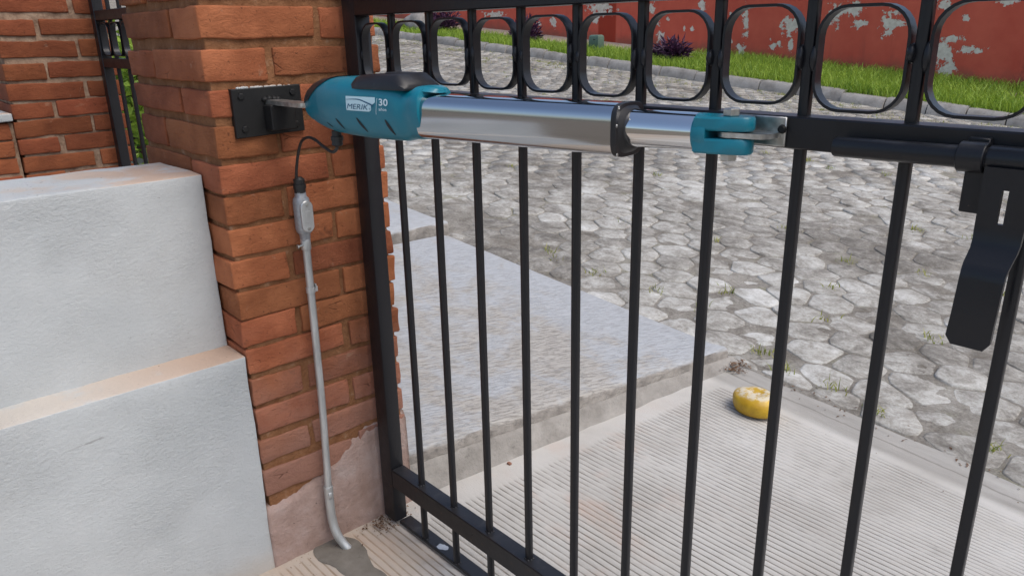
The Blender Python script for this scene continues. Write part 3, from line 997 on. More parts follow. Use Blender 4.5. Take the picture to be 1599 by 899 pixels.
# ------------------------------------------------------------------ gates
RY0, RY1 = -0.0125, 0.0255
def ring_mesh(x0, x1, z0, z1, y0, y1, th=0.0036, r=0.036):
    def loop(ins):
        a, b, c, d = x0 + ins, x1 - ins, z0 + ins, z1 - ins
        rr = r - ins
        out = []
        for (cx, cz, st) in ((b - rr, d - rr, 0), (a + rr, d - rr, 90), (a + rr, c + rr, 180), (b - rr, c + rr, 270)):
            for q in range(7):
                t = R(st + 90 * q / 6)
                out.append((cx + rr * math.cos(t), cz + rr * math.sin(t)))
        return out
    o, i = loop(0), loop(th)
    n = len(o)
    vs = [(p[0], y, p[1]) for y in (y0, y1) for p in o] + [(p[0], y, p[1]) for y in (y0, y1) for p in i]
    fs = []
    for j in range(n):
        q = (j + 1) % n
        fs += [(j, q, n + q, n + j), (2 * n + j, 3 * n + j, 3 * n + q, 2 * n + q), (j, 2 * n + j, 2 * n + q, q), (n + j, n + q, 3 * n + q, 3 * n + j)]
    return vs, fs

def bar_mesh(x, y0, y1, z0, z1, w=0.0127):
    bow = random.gauss(0, 0.0007)
    rings = []
    c = 0.0011
    for i in range(7):
        t = i / 6
        z = z0 + (z1 - z0) * t
        d = bow * math.sin(math.pi * t)
        a, b = x + d, x + w + d
        rings.append([(a + c, y0, z), (b - c, y0, z), (b, y0 + c, z), (b, y1 - c, z), (b - c, y1, z), (a + c, y1, z), (a, y1 - c, z), (a, y0 + c, z)])
    return rings

gate = thing('driveway_gate', (1.0, 0.006, 0.01), 'black iron driveway gate with square bars and a row of rounded rings', 'gate')
MB().box(-0.0245, 0.0265, RY0, RY1, 0.012, 1.40, 0.0025, 2).build('stile', 'iron', gate, auto=40)
MB().box(0.0272, 3.0, RY0 - 0.0015, RY1 + 0.0015, 1.279, 1.345, 0.002, 1).build('top_rail', 'iron', gate, auto=40)
MB().box(0.0272, 3.0, RY0, RY1, 1.0945, 1.1345, 0.002, 1).build('middle_rail', 'iron', gate, auto=40)
MB().box(0.0272, 3.0, RY0, RY1, 0.1215, 0.1725, 0.002, 1).build('bottom_rail', 'iron', gate, auto=40)
MB().box(0.0272, 3.0, 0.0, 0.036, 0.0035, 0.0125, 0.001, 1).build('floor_rail', 'iron', gate, auto=40)
for kk in range(1, 23):
    x = 0.13 * kk
    MB().loft(bar_mesh(x, 0.0, 0.0127, 0.010, 1.283)).build('bar', 'iron', gate, auto=50)
BARS = [o for o in gate.children if o.name.split('.')[0] == 'bar']
for bi, bo in enumerate(BARS[:6]):
    xb_ = 0.13 * (bi + 1)
    for zz_ in (0.1725, 0.0125):
        mb = MB()
        for (cx_, cy_) in ((xb_ + .002, -.0005), (xb_ + .0105, -.001), (xb_ + .0135, .005), (xb_ + .013, .011)):
            bm = bmesh.new(); bmesh.ops.create_icosphere(bm, subdivisions=1, radius=1); bm.verts.index_update()
            r_ = random.uniform(.0022, .0040)
            mb.add([(cx_ + q.co.x * r_ * 1.2, cy_ + q.co.y * r_, zz_ + q.co.z * r_ * .8) for q in bm.verts], [[q.index for q in f.verts] for f in bm.faces]); bm.free()
        mb.build('weld', 'iron', bo, True)
for kk in range(0, 12):
    xa = 0.0265 if kk == 0 else 0.13 * kk + 0.0127
    xb = 0.13 * (kk + 1)
    g = 0.0038
    dz = random.gauss(0, 0.0015)
    vs, fs = ring_mesh(xa + g, xb - g, 1.1435 + dz, 1.266 + dz, -0.0025 + random.gauss(0, .0008), 0.0135)
    rg = mesh_obj('ring', vs, fs, 'iron', gate, autosmooth=40)
    for (wx0, wx1) in ((xa - 0.001, xa + g + 0.002), (xb - g - 0.002, xb + 0.001)):
        zc = 1.203 + random.gauss(0, 0.003)
        hh = random.uniform(0.011, 0.019)
        bm = bmesh.new()
        bmesh.ops.create_uvsphere(bm, u_segments=8, v_segments=6, radius=1)
        vv = [((wx0 + wx1) / 2 + q.co.x * (wx1 - wx0) * 0.75 + 0.0012 * nz(*q.co, 2.2), 0.0015 + q.co.y * 0.0085, zc + q.co.z * hh + 0.003 * nz(*(q.co * 1.3), 1.5)) for q in bm.verts]
        bm.verts.index_update()
        ff = [[q.index for q in f.verts] for f in bm.faces]
        bm.free()
        mesh_obj('weld', vv, ff, 'iron', rg, True)
# white smear on the floor rail
vs = []
for q in range(18):
    t = 2 * math.pi * q / 18
    rr = 1 + 0.35 * nz(math.cos(t), math.sin(t), 3, 2)
    vs.append((0.196 + 0.016 * rr * math.cos(t) + 0.004 * math.sin(t), 0.016 + 0.011 * rr * math.sin(t), 0.0131))
vs += [(a[0], a[1], 0.0127) for a in vs]
mesh_obj('white_smear', vs, [tuple(range(18))] + [(q, (q + 1) % 18, 18 + (q + 1) % 18, 18 + q) for q in range(18)], 'pane_white', gate)

# latch: round bolt, sleeve, lug plate and the cranked hasp plate
latch = MB().tube([(1.108, -0.030, 1.1055), (1.1095, -0.030, 1.1055), (1.30, -0.030, 1.1085), (1.75, -0.030, 1.110)], [0.0108, 0.0118, 0.0118, 0.0118], 20).build('latch_bolt', 'iron', gate, auto=40)
MB().tube([(1.243, -0.030, 1.108), (1.244, -0.030, 1.108), (1.268, -0.030, 1.1082), (1.269, -0.030, 1.1082)], [0.0150, 0.0160, 0.0160, 0.0150], 22).box(1.246, 1.267, -0.022, -0.0115, 1.093, 1.127, 0.001).build('latch_sleeve', 'iron', latch, auto=40)
MB().tube([(1.271, -0.030, 1.1083), (1.272, -0.030, 1.1083), (1.70, -0.030, 1.110)], [0.013, 0.0138, 0.0138], 22).build('bolt_sleeve', 'iron', latch, auto=40)
MB().box(1.251, 1.288, -0.033, -0.027, 1.050, 1.100, 0.0012).build('lug_plate', 'iron', latch, auto=40)
def hasp():
    # plate swept down with a crank, cut by a long slot
    rows = [(1.102, -0.046, 1.273, 1.322), (1.084, -0.046, 1.273, 1.321), (1.080, -0.046, 1.273, 1.320), (1.062, -0.046, 1.273, 1.319), (1.045, -0.046, 1.273, 1.3185), (1.041, -0.046, 1.273, 1.318), (1.026, -0.047, 1.2735, 1.3175), (1.018, -0.051, 1.274, 1.317), (1.006, -0.066, 1.2745, 1.3165), (0.999, -0.071, 1.275, 1.316), (0.990, -0.073, 1.275, 1.316), (0.95, -0.074, 1.2735, 1.315), (0.926, -0.0745, 1.272, 1.3145), (0.9175, -0.0747, 1.278, 1.309)]
    SL = (1.2925, 1.2985)
    vs, fs = [], []
    th = 0.0055
    for (z, y, a, b) in rows:
        for yy in (y, y + th):
            vs += [(a, yy, z), (SL[0], yy, z), (SL[1], yy, z), (b, yy, z)]
    for i in range(len(rows) - 1):
        o, p = i * 8, (i + 1) * 8
        for q in range(3):
            if q == 1 and i in (2, 3): continue
            fs += [(o + q, o + q + 1, p + q + 1, p + q), (o + 4 + q, p + 4 + q, p + 5 + q, o + 5 + q)]
        fs += [(o, p, p + 4, o + 4), (o + 3, o + 7, p + 7, p + 3)]
        if i in (2, 3):
            fs += [(o + 1, o + 5, p + 5, p + 1), (o + 2, p + 2, p + 6, o + 6)]
    fs += [(0, 4, 5, 1), (1, 5, 6, 2), (2, 6, 7, 3)]
    o = (len(rows) - 1) * 8
    fs += [(o, o + 1, o + 5, o + 4), (o + 1, o + 2, o + 6, o + 5), (o + 2, o + 3, o + 7, o + 6)]
    o, p = 2 * 8, 4 * 8
    fs += [(o + 1, o + 2, o + 6, o + 5), (p + 1, p + 5, p + 6, p + 2)]
    return MB().add(vs, fs)
hasp().build('hasp_plate', 'iron', latch, auto=35)

# pedestrian gate between the pillars
pg = thing('pedestrian_gate', (-1.6, 0.0, 0.02), 'black iron pedestrian gate seen between the two brick pillars', 'gate')
MB().box(-1.836, -1.792, -0.036, 0.000, 0.02, 1.75, 0.002, 1).build('stile', 'iron', pg, auto=40)
for (za, zb, nm) in ((1.309, 1.345, 'upper_rail'), (1.1395, 1.1745, 'middle_rail'), (0.12, 0.17, 'bottom_rail'), (1.70, 1.75, 'top_rail')):
    MB().box(-1.7915, -0.5655, -0.0345, -0.0025, za, zb, 0.002, 1).build(nm, 'iron', pg, auto=40)
MB().box(-0.563, -0.515, -0.036, 0.000, 0.02, 1.75, 0.002, 1).build('stile', 'iron', pg, auto=40)
for kk in range(9):
    x = -1.676 + 0.131 * kk
    MB().loft(bar_mesh(x, -0.0235, -0.0108, 0.10, 1.70)).build('bar', 'iron', pg, auto=50)
for kk in range(5):
    xa = -1.792 if kk == 0 else -1.676 + 0.131 * (kk - 1) + 0.0127
    xb = -1.676 + 0.131 * kk
    vs, fs = ring_mesh(xa + 0.004, xb - 0.004, 1.182, 1.302, -0.028, -0.008)
    mesh_obj('ring', vs, fs, 'iron', pg, autosmooth=40)

# ------------------------------------------------------------------ gate opener
A0 = np.array([0.03, -0.200, 0.0])
ES = np.array([0.99, 0.16, 0.0]); ES /= np.linalg.norm(ES)
EN = np.array([ES[1], -ES[0], 0.0])
def W(s, n, z): return tuple(A0 + ES * s + EN * n + np.array([0, 0, z]))
HS = [(.078, 1.122, 1.100, .003), (.085, 1.130, 1.094, .007), (.10, 1.142, 1.087, .014), (.13, 1.156, 1.078, .026), (.16, 1.164, 1.071, .036), (.19, 1.168, 1.067, .042), (.23, 1.170, 1.064, .046), (.28, 1.170, 1.062, .047), (.34, 1.168, 1.062, .047),
      (.376, 1.163, 1.063, .0465), (.386, 1.158, 1.065, .045), (.391, 1.154, 1.068, .0425), (.408, 1.154, 1.069, .0425), (.414, 1.158, 1.068, .0445), (.430, 1.158, 1.070, .0445), (.433, 1.157, 1.071, .044), (.4335, 1.151, 1.075, .040)]
EXP = 3.4
def hsec(s):
    a = np.array(HS)
    return np.interp(s, a[:, 0], a[:, 1]), np.interp(s, a[:, 0], a[:, 2]), np.interp(s, a[:, 0], a[:, 3])
def taper(u): return 1 - 0.26 * max(0.0, -u - 0.02)
def hpt(s, th, off=0.0, ex=EXP):
    zt, zb, w = hsec(s)
    c, h = (zt + zb) / 2, (zt - zb) / 2
    u = math.copysign(abs(math.sin(th)) ** (2 / ex), math.sin(th))
    v = math.copysign(abs(math.cos(th)) ** (2 / ex), math.cos(th))
    return W(s, v * (w + off) * taper(u), c + u * (h + off))
def hsurf(s, z, off):
    """point of the housing's camera side at height z"""
    zt, zb, w = hsec(s)
    c, h = (zt + zb) / 2, (zt - zb) / 2
    u = max(-0.98, min(0.98, (z - c) / h))
    return W(s, w * (1 - abs(u) ** EXP) ** (1 / EXP) * taper(u) + off, z)
opener = thing('gate_opener', W(0.45, 0, 1.06), 'teal and silver electric gate opener arm spanning from the pillar to the gate', 'gate opener')
NT = 56
ss = sorted(set([h[0] for h in HS] + list(np.linspace(.1, .37, 22))))
mb = MB().loft([[hpt(s, 2 * math.pi * j / NT) for j in range(NT)] for s in ss])
housing = mb.build('housing', 'teal', opener, auto=32)
# tongue of the housing reaching over the tube
mb = MB()
rings = []
for s, wd, zz in ((.428, .032, 1.1575), (.437, .028, 1.156), (.447, .020, 1.1545), (.453, .009, 1.153)):
    rings.append([W(s, wd, zz - 0.006), W(s, wd * .7, zz), W(s, -wd * .7, zz), W(s, -wd, zz - 0.006)])
mb.loft(rings).build('housing_lip', 'teal', housing, auto=50)
# black nose
vs, fs = [], []
NA, NB = 40, 14
for i in range(NA + 1):
    th = R(5 + 170 * i / NA)
    for j in range(NB + 1):
        uu = abs(math.sin(th)) ** (2 / EXP)
        s_end = 0.112 + 0.088 * max(0.0, (uu - 0.22) / 0.78) ** 1.1
        s = 0.0785 + (s_end - 0.0785) * j / NB
        vs.append(hpt(s, th, 0.0014))
for i in range(NA):
    for j in range(NB):
        a = i * (NB + 1) + j
        fs.append((a, a + 1, a + NB + 2, a + NB + 1))
mesh_obj('nose_cap', vs, fs, 'black_plastic', opener, True)
# black release cover on top
rings = []
for s, zt, w in ((.258, 1.160, .030), (.262, 1.166, .038), (.272, 1.171, .0430), (.29, 1.1745, .0455), (.33, 1.1765, .0465), (.378, 1.1775, .0465), (.386, 1.175, .0462), (.402, 1.163, .0450), (.405, 1.158, .044)):
    zb = 1.1515 if s > .26 else 1.155
    rings.append([W(s, w, zb), W(s, w - .0012, zb + (zt - zb) * .45), W(s, w * .80, zt - .0035), W(s, w * .70, zt), W(s, 0, zt + .0006), W(s, -w * .70, zt), W(s, -w * .80, zt - .0035), W(s, -w + .0012, zb + (zt - zb) * .45), W(s, -w, zb)])
cover = MB().loft(rings).build('release_cover', 'black_plastic', opener, auto=38)
# shallow thumb dish on the cover
vs = []
for rr, zz in ((1, 1.1779), (0.85, 1.1785), (0.6, 1.1778)):
    for q in range(20):
        t = 2 * math.pi * q / 20
        vs.append(W(.348 + .024 * rr * math.cos(t), .024 * rr * math.sin(t), zz))
mesh_obj('release_disc', vs, [(i * 20 + q, i * 20 + (q + 1) % 20, (i + 1) * 20 + (q + 1) % 20, (i + 1) * 20 + q) for i in range(2) for q in range(20)] + [tuple(40 + q for q in range(20))], 'black_plastic', cover, True)
# slanted vent slots: flat dark strips, the shade inside them put into colour
for (s0, sx_, za, zb, wd) in ((.3547, .0117, 1.1018, 1.0753, .0042), (.2795, .0165, 1.1013, 1.0764, .0040), (.2167, .0150, 1.0969, 1.0775, .0034), (.1797, .0150, 1.0870, 1.0785, .0026)):
    vs, fs = [], []
    N = 8
    for i in range(N + 1):
        t = i / N
        z = za + (zb - za) * t
        s = s0 + sx_ * t
        ww_ = wd * math.sin(math.pi * (0.10 + 0.82 * t)) + 0.0004
        vs += [hsurf(s - ww_, z, 0.0005), hsurf(s, z, 0.0007), hsurf(s + ww_, z, 0.0005)]
    for i in range(N):
        for q in (0, 1):
            fs.append((i * 3 + q, i * 3 + q + 1, i * 3 + q + 4, i * 3 + q + 3))
    mesh_obj('vent_slot', vs, fs, 'dark', housing, True)

# lettering on the housing
def text_mesh(body, shear=0.0, offset=0.0):
    cu = bpy.data.curves.new('lettering', 'FONT')
    cu.body = body
    cu.size = 1.0
    cu.shear = shear
    cu.offset = offset
    cu.resolution_u = 3
    ob = bpy.data.objects.new('lettering', cu)
    COL.objects.link(ob)
    dg = bpy.context.evaluated_depsgraph_get()
    me = bpy.data.meshes.new_from_object(ob.evaluated_get(dg))
    v = np.array([q.co[:] for q in me.vertices])
    f = [tuple(q.vertices) for q in me.polygons]
    bpy.data.objects.remove(ob); bpy.data.curves.remove(cu); bpy.data.meshes.remove(me)
    v[:, 0] -= v[:, 0].min(); v[:, 1] -= v[:, 1].min()
    return v, f
def letters(name, body, s0, s1, z0, z1, mat, off, shear=0.0, bold=0.0):
    v, f = text_mesh(body, shear, bold)
    w, h = v[:, 0].max(), v[:, 1].max()
    vs = [hsurf(s0 + (s1 - s0) * p[0] / w, z0 + (z1 - z0) * p[1] / h, off) for p in v]
    return mesh_obj(name, vs, f, mat, housing)
def patch(name, outline, mat, off, nsub=1):
    """thin print on the housing: rows of (z, s_left, s_right)"""
    vs, fs = [], []
    M_ = 10
    for (z, a, b) in outline:
        for i in range(M_ + 1):
            vs.append(hsurf(a + (b - a) * i / M_, z, off))
    for j in range(len(outline) - 1):
        for i in range(M_):
            q = j * (M_ + 1) + i
            fs.append((q, q + 1, q + M_ + 2, q + M_ + 1))
    return mesh_obj(name, vs, fs, mat, housing, True)
LS0, LS1, LZ0, LZ1 = .2575, .3350, 1.1140, 1.1388
rows = []
for i in range(13):
    t = i / 12
    z = LZ1 + (LZ0 - LZ1) * t
    right = LS1 if t < 0.36 else LS1 - 0.011 * min(1.0, (t - 0.36) / 0.2) - (0.006 * max(0, (t - 0.85) / 0.15) ** 2)
    rows.append((z, LS0, right))
patch('logo_panel', rows, 'logo', 0.0005)
# the arc sweeping across the panel
vs, fs = [], []
N = 22
for i in range(N + 1):
    t = i / N
    s = LS0 + 0.001 + (LS1 - LS0 - 0.006) * t
    z = LZ0 + (LZ1 - LZ0) * (0.76 + 0.05 * math.sin(math.pi * min(1, t * 1.4)) - 0.42 * max(0, t - 0.42) ** 1.7 * 2.1)
    wd = 0.0007 + 0.0022 * t
    vs += [hsurf(s, z - wd * .5, 0.0009), hsurf(s, z + wd * .5, 0.0009)]
for i in range(N):
    fs.append((2 * i, 2 * i + 2, 2 * i + 3, 2 * i + 1))
mesh_obj('logo_arc', vs, fs, 'logo_dark', housing)
letters('logo_lettering', 'MERIK', LS0 + .0025, LS0 + .0600, LZ0 + .0030, LZ0 + .0118, 'logo_dark', 0.0011, 0.25, 0.0)
letters('logo_mark', '®', LS0 + .0615, LS0 + .0655, LZ0 + .0030, LZ0 + .0065, 'logo_dark', 0.0011)
patch('divider_line', [(LZ1 - .001 + (LZ0 - LZ1 - .003) * q / 12, .3402 - .005 * q / 12, .3412 - .005 * q / 12) for q in range(13)], 'print', 0.0009)
letters('number_lettering', '30', .3448, .3668, 1.1252, 1.1372, 'print', 0.0008, 0.0, 0.02)
letters('word_lettering', 'años', .3436, .3630, 1.1168, 1.1218, 'print', 0.0008, 0.0, 0.01)

# extruded aluminium body
def squircle(s, h, w, zc, ex, n=64, tp=0.0):
    out = []
    for j in range(n):
        th = 2 * math.pi * j / n
        u = math.copysign(abs(math.sin(th)) ** (2 / ex), math.sin(th))
        v = math.copysign(abs(math.cos(th)) ** (2 / ex), math.cos(th))
        out.append(W(s, v * w * (1 - tp * max(0, -u)), zc + u * h))
    return out
ZC = 1.1085
MB().loft([squircle(s, .0365, .0385, ZC, 3.7) for s in np.linspace(.424, .805, 12)]).build('tube', 'alu', opener, auto=50)
ep = MB()
ep.loft([squircle(.8025, .0368, .0388, ZC, 4.0), squircle(.8032, .0374, .0394, ZC, 4.0), squircle(.8105, .0374, .0394, ZC, 4.0), squircle(.8112, .0368, .0388, ZC, 4.0)])
ep.loft([squircle(.8108, .0330, .0345, ZC, 3.0), squircle(.8140, .0305, .0315, ZC + .0005, 2.4), squircle(.8165, .0285, .0288, ZC + .001, 2.0), squircle(.8170, .0270, .0270, ZC + .002, 2.0)])
endp = ep.build('end_plate', 'black_plastic', opener, auto=40)
for (n_, z_) in ((.0365, ZC + .008), (.0335, ZC - .0320), (.0320, ZC + .0320)):
    bm = bmesh.new(); bmesh.ops.create_uvsphere(bm, u_segments=10, v_segments=6, radius=1)
    bm.verts.index_update()
    sx = .8113
    vv = [W(sx + .0010 * q.co.x, n_ + .0026 * q.co.y, z_ + .0026 * q.co.z) for q in bm.verts]
    mesh_obj('screw', vv, [[q.index for q in f.verts] for f in bm.faces], 'zinc', endp, True); bm.free()
ZR = 1.1107
MB().loft([squircle(s, .0258, .0258, ZR, 2.0, 48) for s in (.812, .84, .87, .90, .915)]).build('piston_rod', 'chrome', opener, auto=50)

# forked clevis
cl = MB()
cl.loft([squircle(.9085, .0244, .0244, ZR, 2.0, 40), squircle(.9100, .0256, .0256, ZR, 2.0, 40), squircle(.928, .0254, .0254, ZR, 2.15, 40), squircle(.934, .0240, .0240, ZR, 2.4, 40)])
for (za, zb) in ((ZR + .0056, ZR + .0232), (ZR - .0238, ZR - .0042)):
    prof = [(.918, .0240), (.945, .0225), (.965, .0195), (.980, .0150), (.988, .0085), (.990, .0), (.988, -.0085), (.980, -.0150), (.965, -.0195), (.945, -.0225), (.918, -.0240)]
    b_ = .0026
    def lp(ins, z): return [W(.95 + (s - .95) * (1 - ins * 18), n_ * (1 - ins * 40), z) for s, n_ in prof]
    cl.loft([lp(b_, za), lp(0, za + b_), lp(0, zb - b_), lp(b_, zb)])
clev = cl.build('clevis', 'teal_paint', opener, auto=40)
def hexnut(name, s, n_, z0, z1, r, parent, mat, rnd=0.0):
    rings = []
    for rr, z in ((r * .9, z0), (r, z0 + .0012), (r, z1 - .0012), (r * .86, z1)):
        rings.append([W(s + rr * math.cos(R(60 * q + 12)), n_ + rr * math.sin(R(60 * q + 12)), z) for q in range(6)])
    return MB().loft(rings).build(name, mat, parent, auto=30)
bolt = hexnut('pivot_bolt', .9585, .0, ZR + .0233, ZR + .0330, .0112, opener, 'zinc')
MB().tube([W(.9585, 0, ZR - .0325), W(.9585, 0, ZR + .024)], .0058, 14).build('bolt_shank', 'zinc', bolt, auto=40)
hexnut('nut', .9585, .0, ZR - .0335, ZR - .0240, .0112, bolt, 'zinc')

# zinc bracket on the gate rail
gb = thing('gate_bracket', (1.005, -0.0125, 1.095), 'zinc plated bracket bolted to the gate rail and held in the teal fork', 'bracket')
MB().box(0.955, 1.036, -0.0170, -0.0130, 1.0965, 1.1335, 0.0012, 1).build('back_plate', 'zinc', gb, auto=40)
tong = [(1.030, -0.0172), (1.030, -0.040), (1.022, -0.052)] + [(W(.9585 + .0155 * math.cos(R(q)), .0155 * math.sin(R(q)), 0)[0], W(.9585 + .0155 * math.cos(R(q)), .0155 * math.sin(R(q)), 0)[1]) for q in range(60, 301, 24)] + [(0.986, -0.0172)]
MB().loft([[(p[0], p[1], z) for p in tong] for z in (1.1080, 1.1088, 1.1137, 1.1145)]).build('tongue', 'zinc', gb, auto=40)
MB().tube([(1.0315, -.021, 1.1185), (1.0315, -.017, 1.1185)], [.0045, .006], 10).build('bolt_head', 'plate', gb, auto=40)

# black plate on the pillar with the rear tab
wb = thing('wall_bracket', (-0.035, -0.2, 1.04), 'black square steel mounting plate with a bare metal tab, bolted to the brick pillar', 'bracket')
bm_v = [(-0.048, -0.276, 1.042), (-0.048, -0.122, 1.045), (-0.048, -0.123, 1.143), (-0.048, -0.276, 1.141)]
rings = []
for x_, ins in ((-0.05, 0), (-0.037, 0), (-0.0355, .0015)):
    c = np.mean(bm_v, 0)
    rings.append([(x_, p[1] + math.copysign(ins, c[1] - p[1]), p[2] + math.copysign(ins, c[2] - p[2])) for p in bm_v])
pl = MB().loft(rings).build('plate', 'plate', wb, auto=30)
for (y_, z_) in ((-.257, 1.126), (-.143, 1.128), (-.257, 1.060), (-.141, 1.061)):
    rg_ = [[(x_, y_ + r_ * math.cos(R(60 * q)), z_ + r_ * math.sin(R(60 * q))) for q in range(6)] for x_, r_ in ((-.036, .0070), (-.0325, .0068), (-.0315, .0055))]
    MB().loft(rg_).build('anchor_bolt', 'plate', wb, auto=30)
MB().box(-0.0352, 0.000, -0.212, -0.158, 1.055, 1.1065, 0.002).build('backing_block', 'plate', wb, auto=30)
tp = [(-.035, -.206), (.085, -.203), (.108, -.200), (.117, -.190), (.117, -.182), (.108, -.174), (.085, -.172), (-.035, -.176)]
MB().loft([[(p[0], p[1], z) for p in tp] for z in (1.1070, 1.1078, 1.1152, 1.1160)]).build('tab', 'zinc', wb, auto=30)
for (y_, z_) in ((-.207, 1.117), (-.197, 1.118), (-.186, 1.117), (-.178, 1.116)):
    bm = bmesh.new(); bmesh.ops.create_icosphere(bm, subdivisions=1, radius=1); bm.verts.index_update()
    vv = [(-.034 + .007 * q.co.x, y_ + .008 * q.co.y, z_ + .006 * q.co.z) for q in bm.verts]
    mesh_obj('weld', vv, [[q.index for q in f.verts] for f in bm.faces], 'plate', wb, True); bm.free()
# crumbs of old mortar left on the top edge of the plate
V, F = [], []
for q in range(26):
    y_ = -.262 + .125 * random.random(); r_ = random.uniform(.0015, .004)
    bm = bmesh.new(); bmesh.ops.create_icosphere(bm, subdivisions=1, radius=r_); bm.verts.index_update()
    o = len(V)
    V += [(-.041 + random.uniform(-.003, .004) * 0 + p.co.x * 1.1, y_ + p.co.y * 1.5, 1.1425 + p.co.z * .8) for p in bm.verts]
    F += [tuple(p.index + o for p in f.verts) for f in bm.faces]; bm.free()
oc = mesh_obj('mortar_crumbs', V, F, 'white', wb); oc['kind'] = 'stuff'

# ------------------------------------------------------------------ cable and conduit
cable = thing('power_cable', (-.015, -.166, .94), 'thin black power cable looping from the opener down into the conduit', 'cable')
pth = smooth_path([(.2, -.178, 1.062), (.2, -.179, 1.046), (.199, -.180, 1.034), (.18, -.180, 1.0255), (.14, -.176, 1.032), (.10, -.174, 1.043), (.06, -.169, 1.042), (.03, -.168, 1.029), (.006, -.167, .997), (-.014, -.165, .955), (-.018, -.163, .925)], 8)
MB().tube(pth, .0031, 10).build('lead', 'rubber', cable, True)
MB().tube([(.2, -.178, 1.068), (.2, -.178, 1.058), (.2, -.178, 1.0575), (.2, -.178, 1.050), (.2, -.178, 1.0495), (.2, -.1785, 1.041), (.2, -.1785, 1.0385)], [.0095, .0095, .0122, .0122, .0103, .0108, .0062], 14).build('cable_gland', 'rubber', cable, auto=35)

cond = thing('electrical_conduit', (-.02, -.16, 0), 'grey metal conduit with an oval inspection box running down the brick pillar', 'conduit')
CX, CY = -.0200, -.1575
# box: rounded elongated body
def oval(z, hx, hy, cx=CX, cy=CY, n=20, ex=2.6):
    out = []
    for j in range(n):
        th = 2 * math.pi * j / n
        out.append((cx + math.copysign(abs(math.cos(th)) ** (2 / ex), math.cos(th)) * hx, cy + math.copysign(abs(math.sin(th)) ** (2 / ex), math.sin(th)) * hy, z))
    return out
body = MB().loft([oval(.806, .0105, .0105), oval(.821, .0115, .0115), oval(.827, .0150, .0165), oval(.836, .0165, .0180), oval(.893, .0165, .0180), oval(.902, .0150, .0165), oval(.906, .0120, .0120), oval(.922, .0112, .0112)]).build('box_body', 'cast', cond, auto=45)
lid = []
for ins, x_ in ((0, CX + .013), (0, CX + .0190), (.0016, CX + .0207)):
    lp_ = []
    for q in range(24):
        t = 2 * math.pi * q / 24
        cz = .884 if math.sin(t) >= 0 else .842
        lp_.append((x_, CY + .002 + (.0145 - ins) * math.cos(t), cz + (.0145 - ins) * math.sin(t)))
    lid.append(lp_)
cov = MB().loft(lid).build('cover', 'conduit', body, auto=35)
for z_ in (.890, .836):
    MB().tube([(CX + .020, CY + .002, z_), (CX + .0225, CY + .002, z_)], [.0040, .0034], 12).build('screw', 'zinc', body, auto=35)
MB().box(CX + .0203, CX + .0212, CY - .0045, CY + .0085, .850, .876, .0003).build('raised_marking', 'conduit', body)
MB().tube([(CX, CY, .915), (CX, CY, .924), (CX, CY, .9242), (CX, CY, .934), (CX, CY, .9342), (CX, CY, .944), (CX, CY, .949)], [.0125, .0125, .0140, .0140, .0118, .0122, .0070], 16).build('cable_gland', 'rubber', cond, auto=35)
pp = smooth_path([(CX, CY, .812), (CX - .001, CY, .70), (CX - .002, CY - .001, .55), (CX - .0015, CY - .003, .40), (CX - .002, CY - .0075, .25), (CX - .002, CY - .011, .165)], 6)
MB().tube(pp, .0088, 18).build('pipe', 'conduit', cond, auto=45)
MB().tube([(CX, CY, .812), (CX, CY, .809), (CX, CY, .787), (CX, CY, .784)], [.0100, .0112, .0112, .0100], 16).build('connector', 'conduit', cond, auto=35)
MB().tube([(CX + .002, CY - .009, .797), (CX + .003, CY - .020, .796)], .0026, 8).tube([(CX + .003, CY - .020, .796), (CX + .003, CY - .023, .796)], .0046, 8).build('set_screw', 'zinc', cond, auto=35)
# strap clamp with its ear
mb = MB().tube([(CX - .001, CY, .694), (CX - .001, CY, .6945), (CX - .001, CY, .6825), (CX - .001, CY, .682)], [.0095, .0108, .0108, .0095], 18)
mb.box(CX - .022, CX + .002, CY + .008, CY + .017, .682, .6945, .001)
mb.box(CX - .004, CX + .006, CY + .0095, CY + .0125, .6945, .702, .0008)
mb.build('clamp', 'conduit', cond, auto=35)
pe = smooth_path([(CX - .002, CY - .011, .170), (CX - .002, CY - .0115, .125), (CX + .002, CY - .0120, .080), (-.006, -.168, .043), (.006, -.160, .016), (.020, -.151, -.004)], 6)
MB().tube(pe, [.0112, .0112] + [.0112] * (len(pe) - 4) + [.0108, .0095], 16).build('elbow', 'conduit', cond, auto=45)
MB().tube([(CX - .002, CY - .011, .172), (CX - .002, CY - .011, .168)], [.0112, .0118], 16).box(CX + .004, CX + .011, CY - .017, CY - .008, .140, .158, .001).build('coupling', 'conduit', cond, auto=45)

# ------------------------------------------------------------------ small things on the ground
bm = bmesh.new(); bmesh.ops.create_uvsphere(bm, u_segments=40, v_segments=26, radius=1); bm.verts.index_update()
vv = []
for q in bm.verts:
    c = q.co
    r = math.hypot(c.x, c.y)
    z = math.copysign(abs(c.z) ** 0.72, c.z)
    rr_ = r ** 0.80 / max(r, 1e-6)
    dip = -0.26 * math.exp(-(r / 0.36) ** 2) if c.z > 0 else 0
    zz = 0.042 * (z + dip) + 0.004 * nz(c.x, c.y, c.z, 1.6) + 0.0012 * nz(c.x, c.y, c.z, 7)
    zz = max(zz, -0.038)
    x = 0.082 * c.x * rr_ * (1 + 0.05 * nz(c.x, c.y, c.z, 1.2) + 0.012 * nz(c.x, c.y, c.z, 6)); y = 0.070 * c.y * rr_ * (1 + 0.06 * nz(c.y, c.x, c.z, 1.3))
    vv.append((0.332 + x * 0.97 + y * 0.18, 1.255 - x * 0.18 + y * 0.97, drive_z(.332, 1.255) + 0.038 + zz))
o = mesh_obj('painted_stone', vv, [[q.index for q in f.verts] for f in bm.faces], 'yellow', None, True); bm.free()
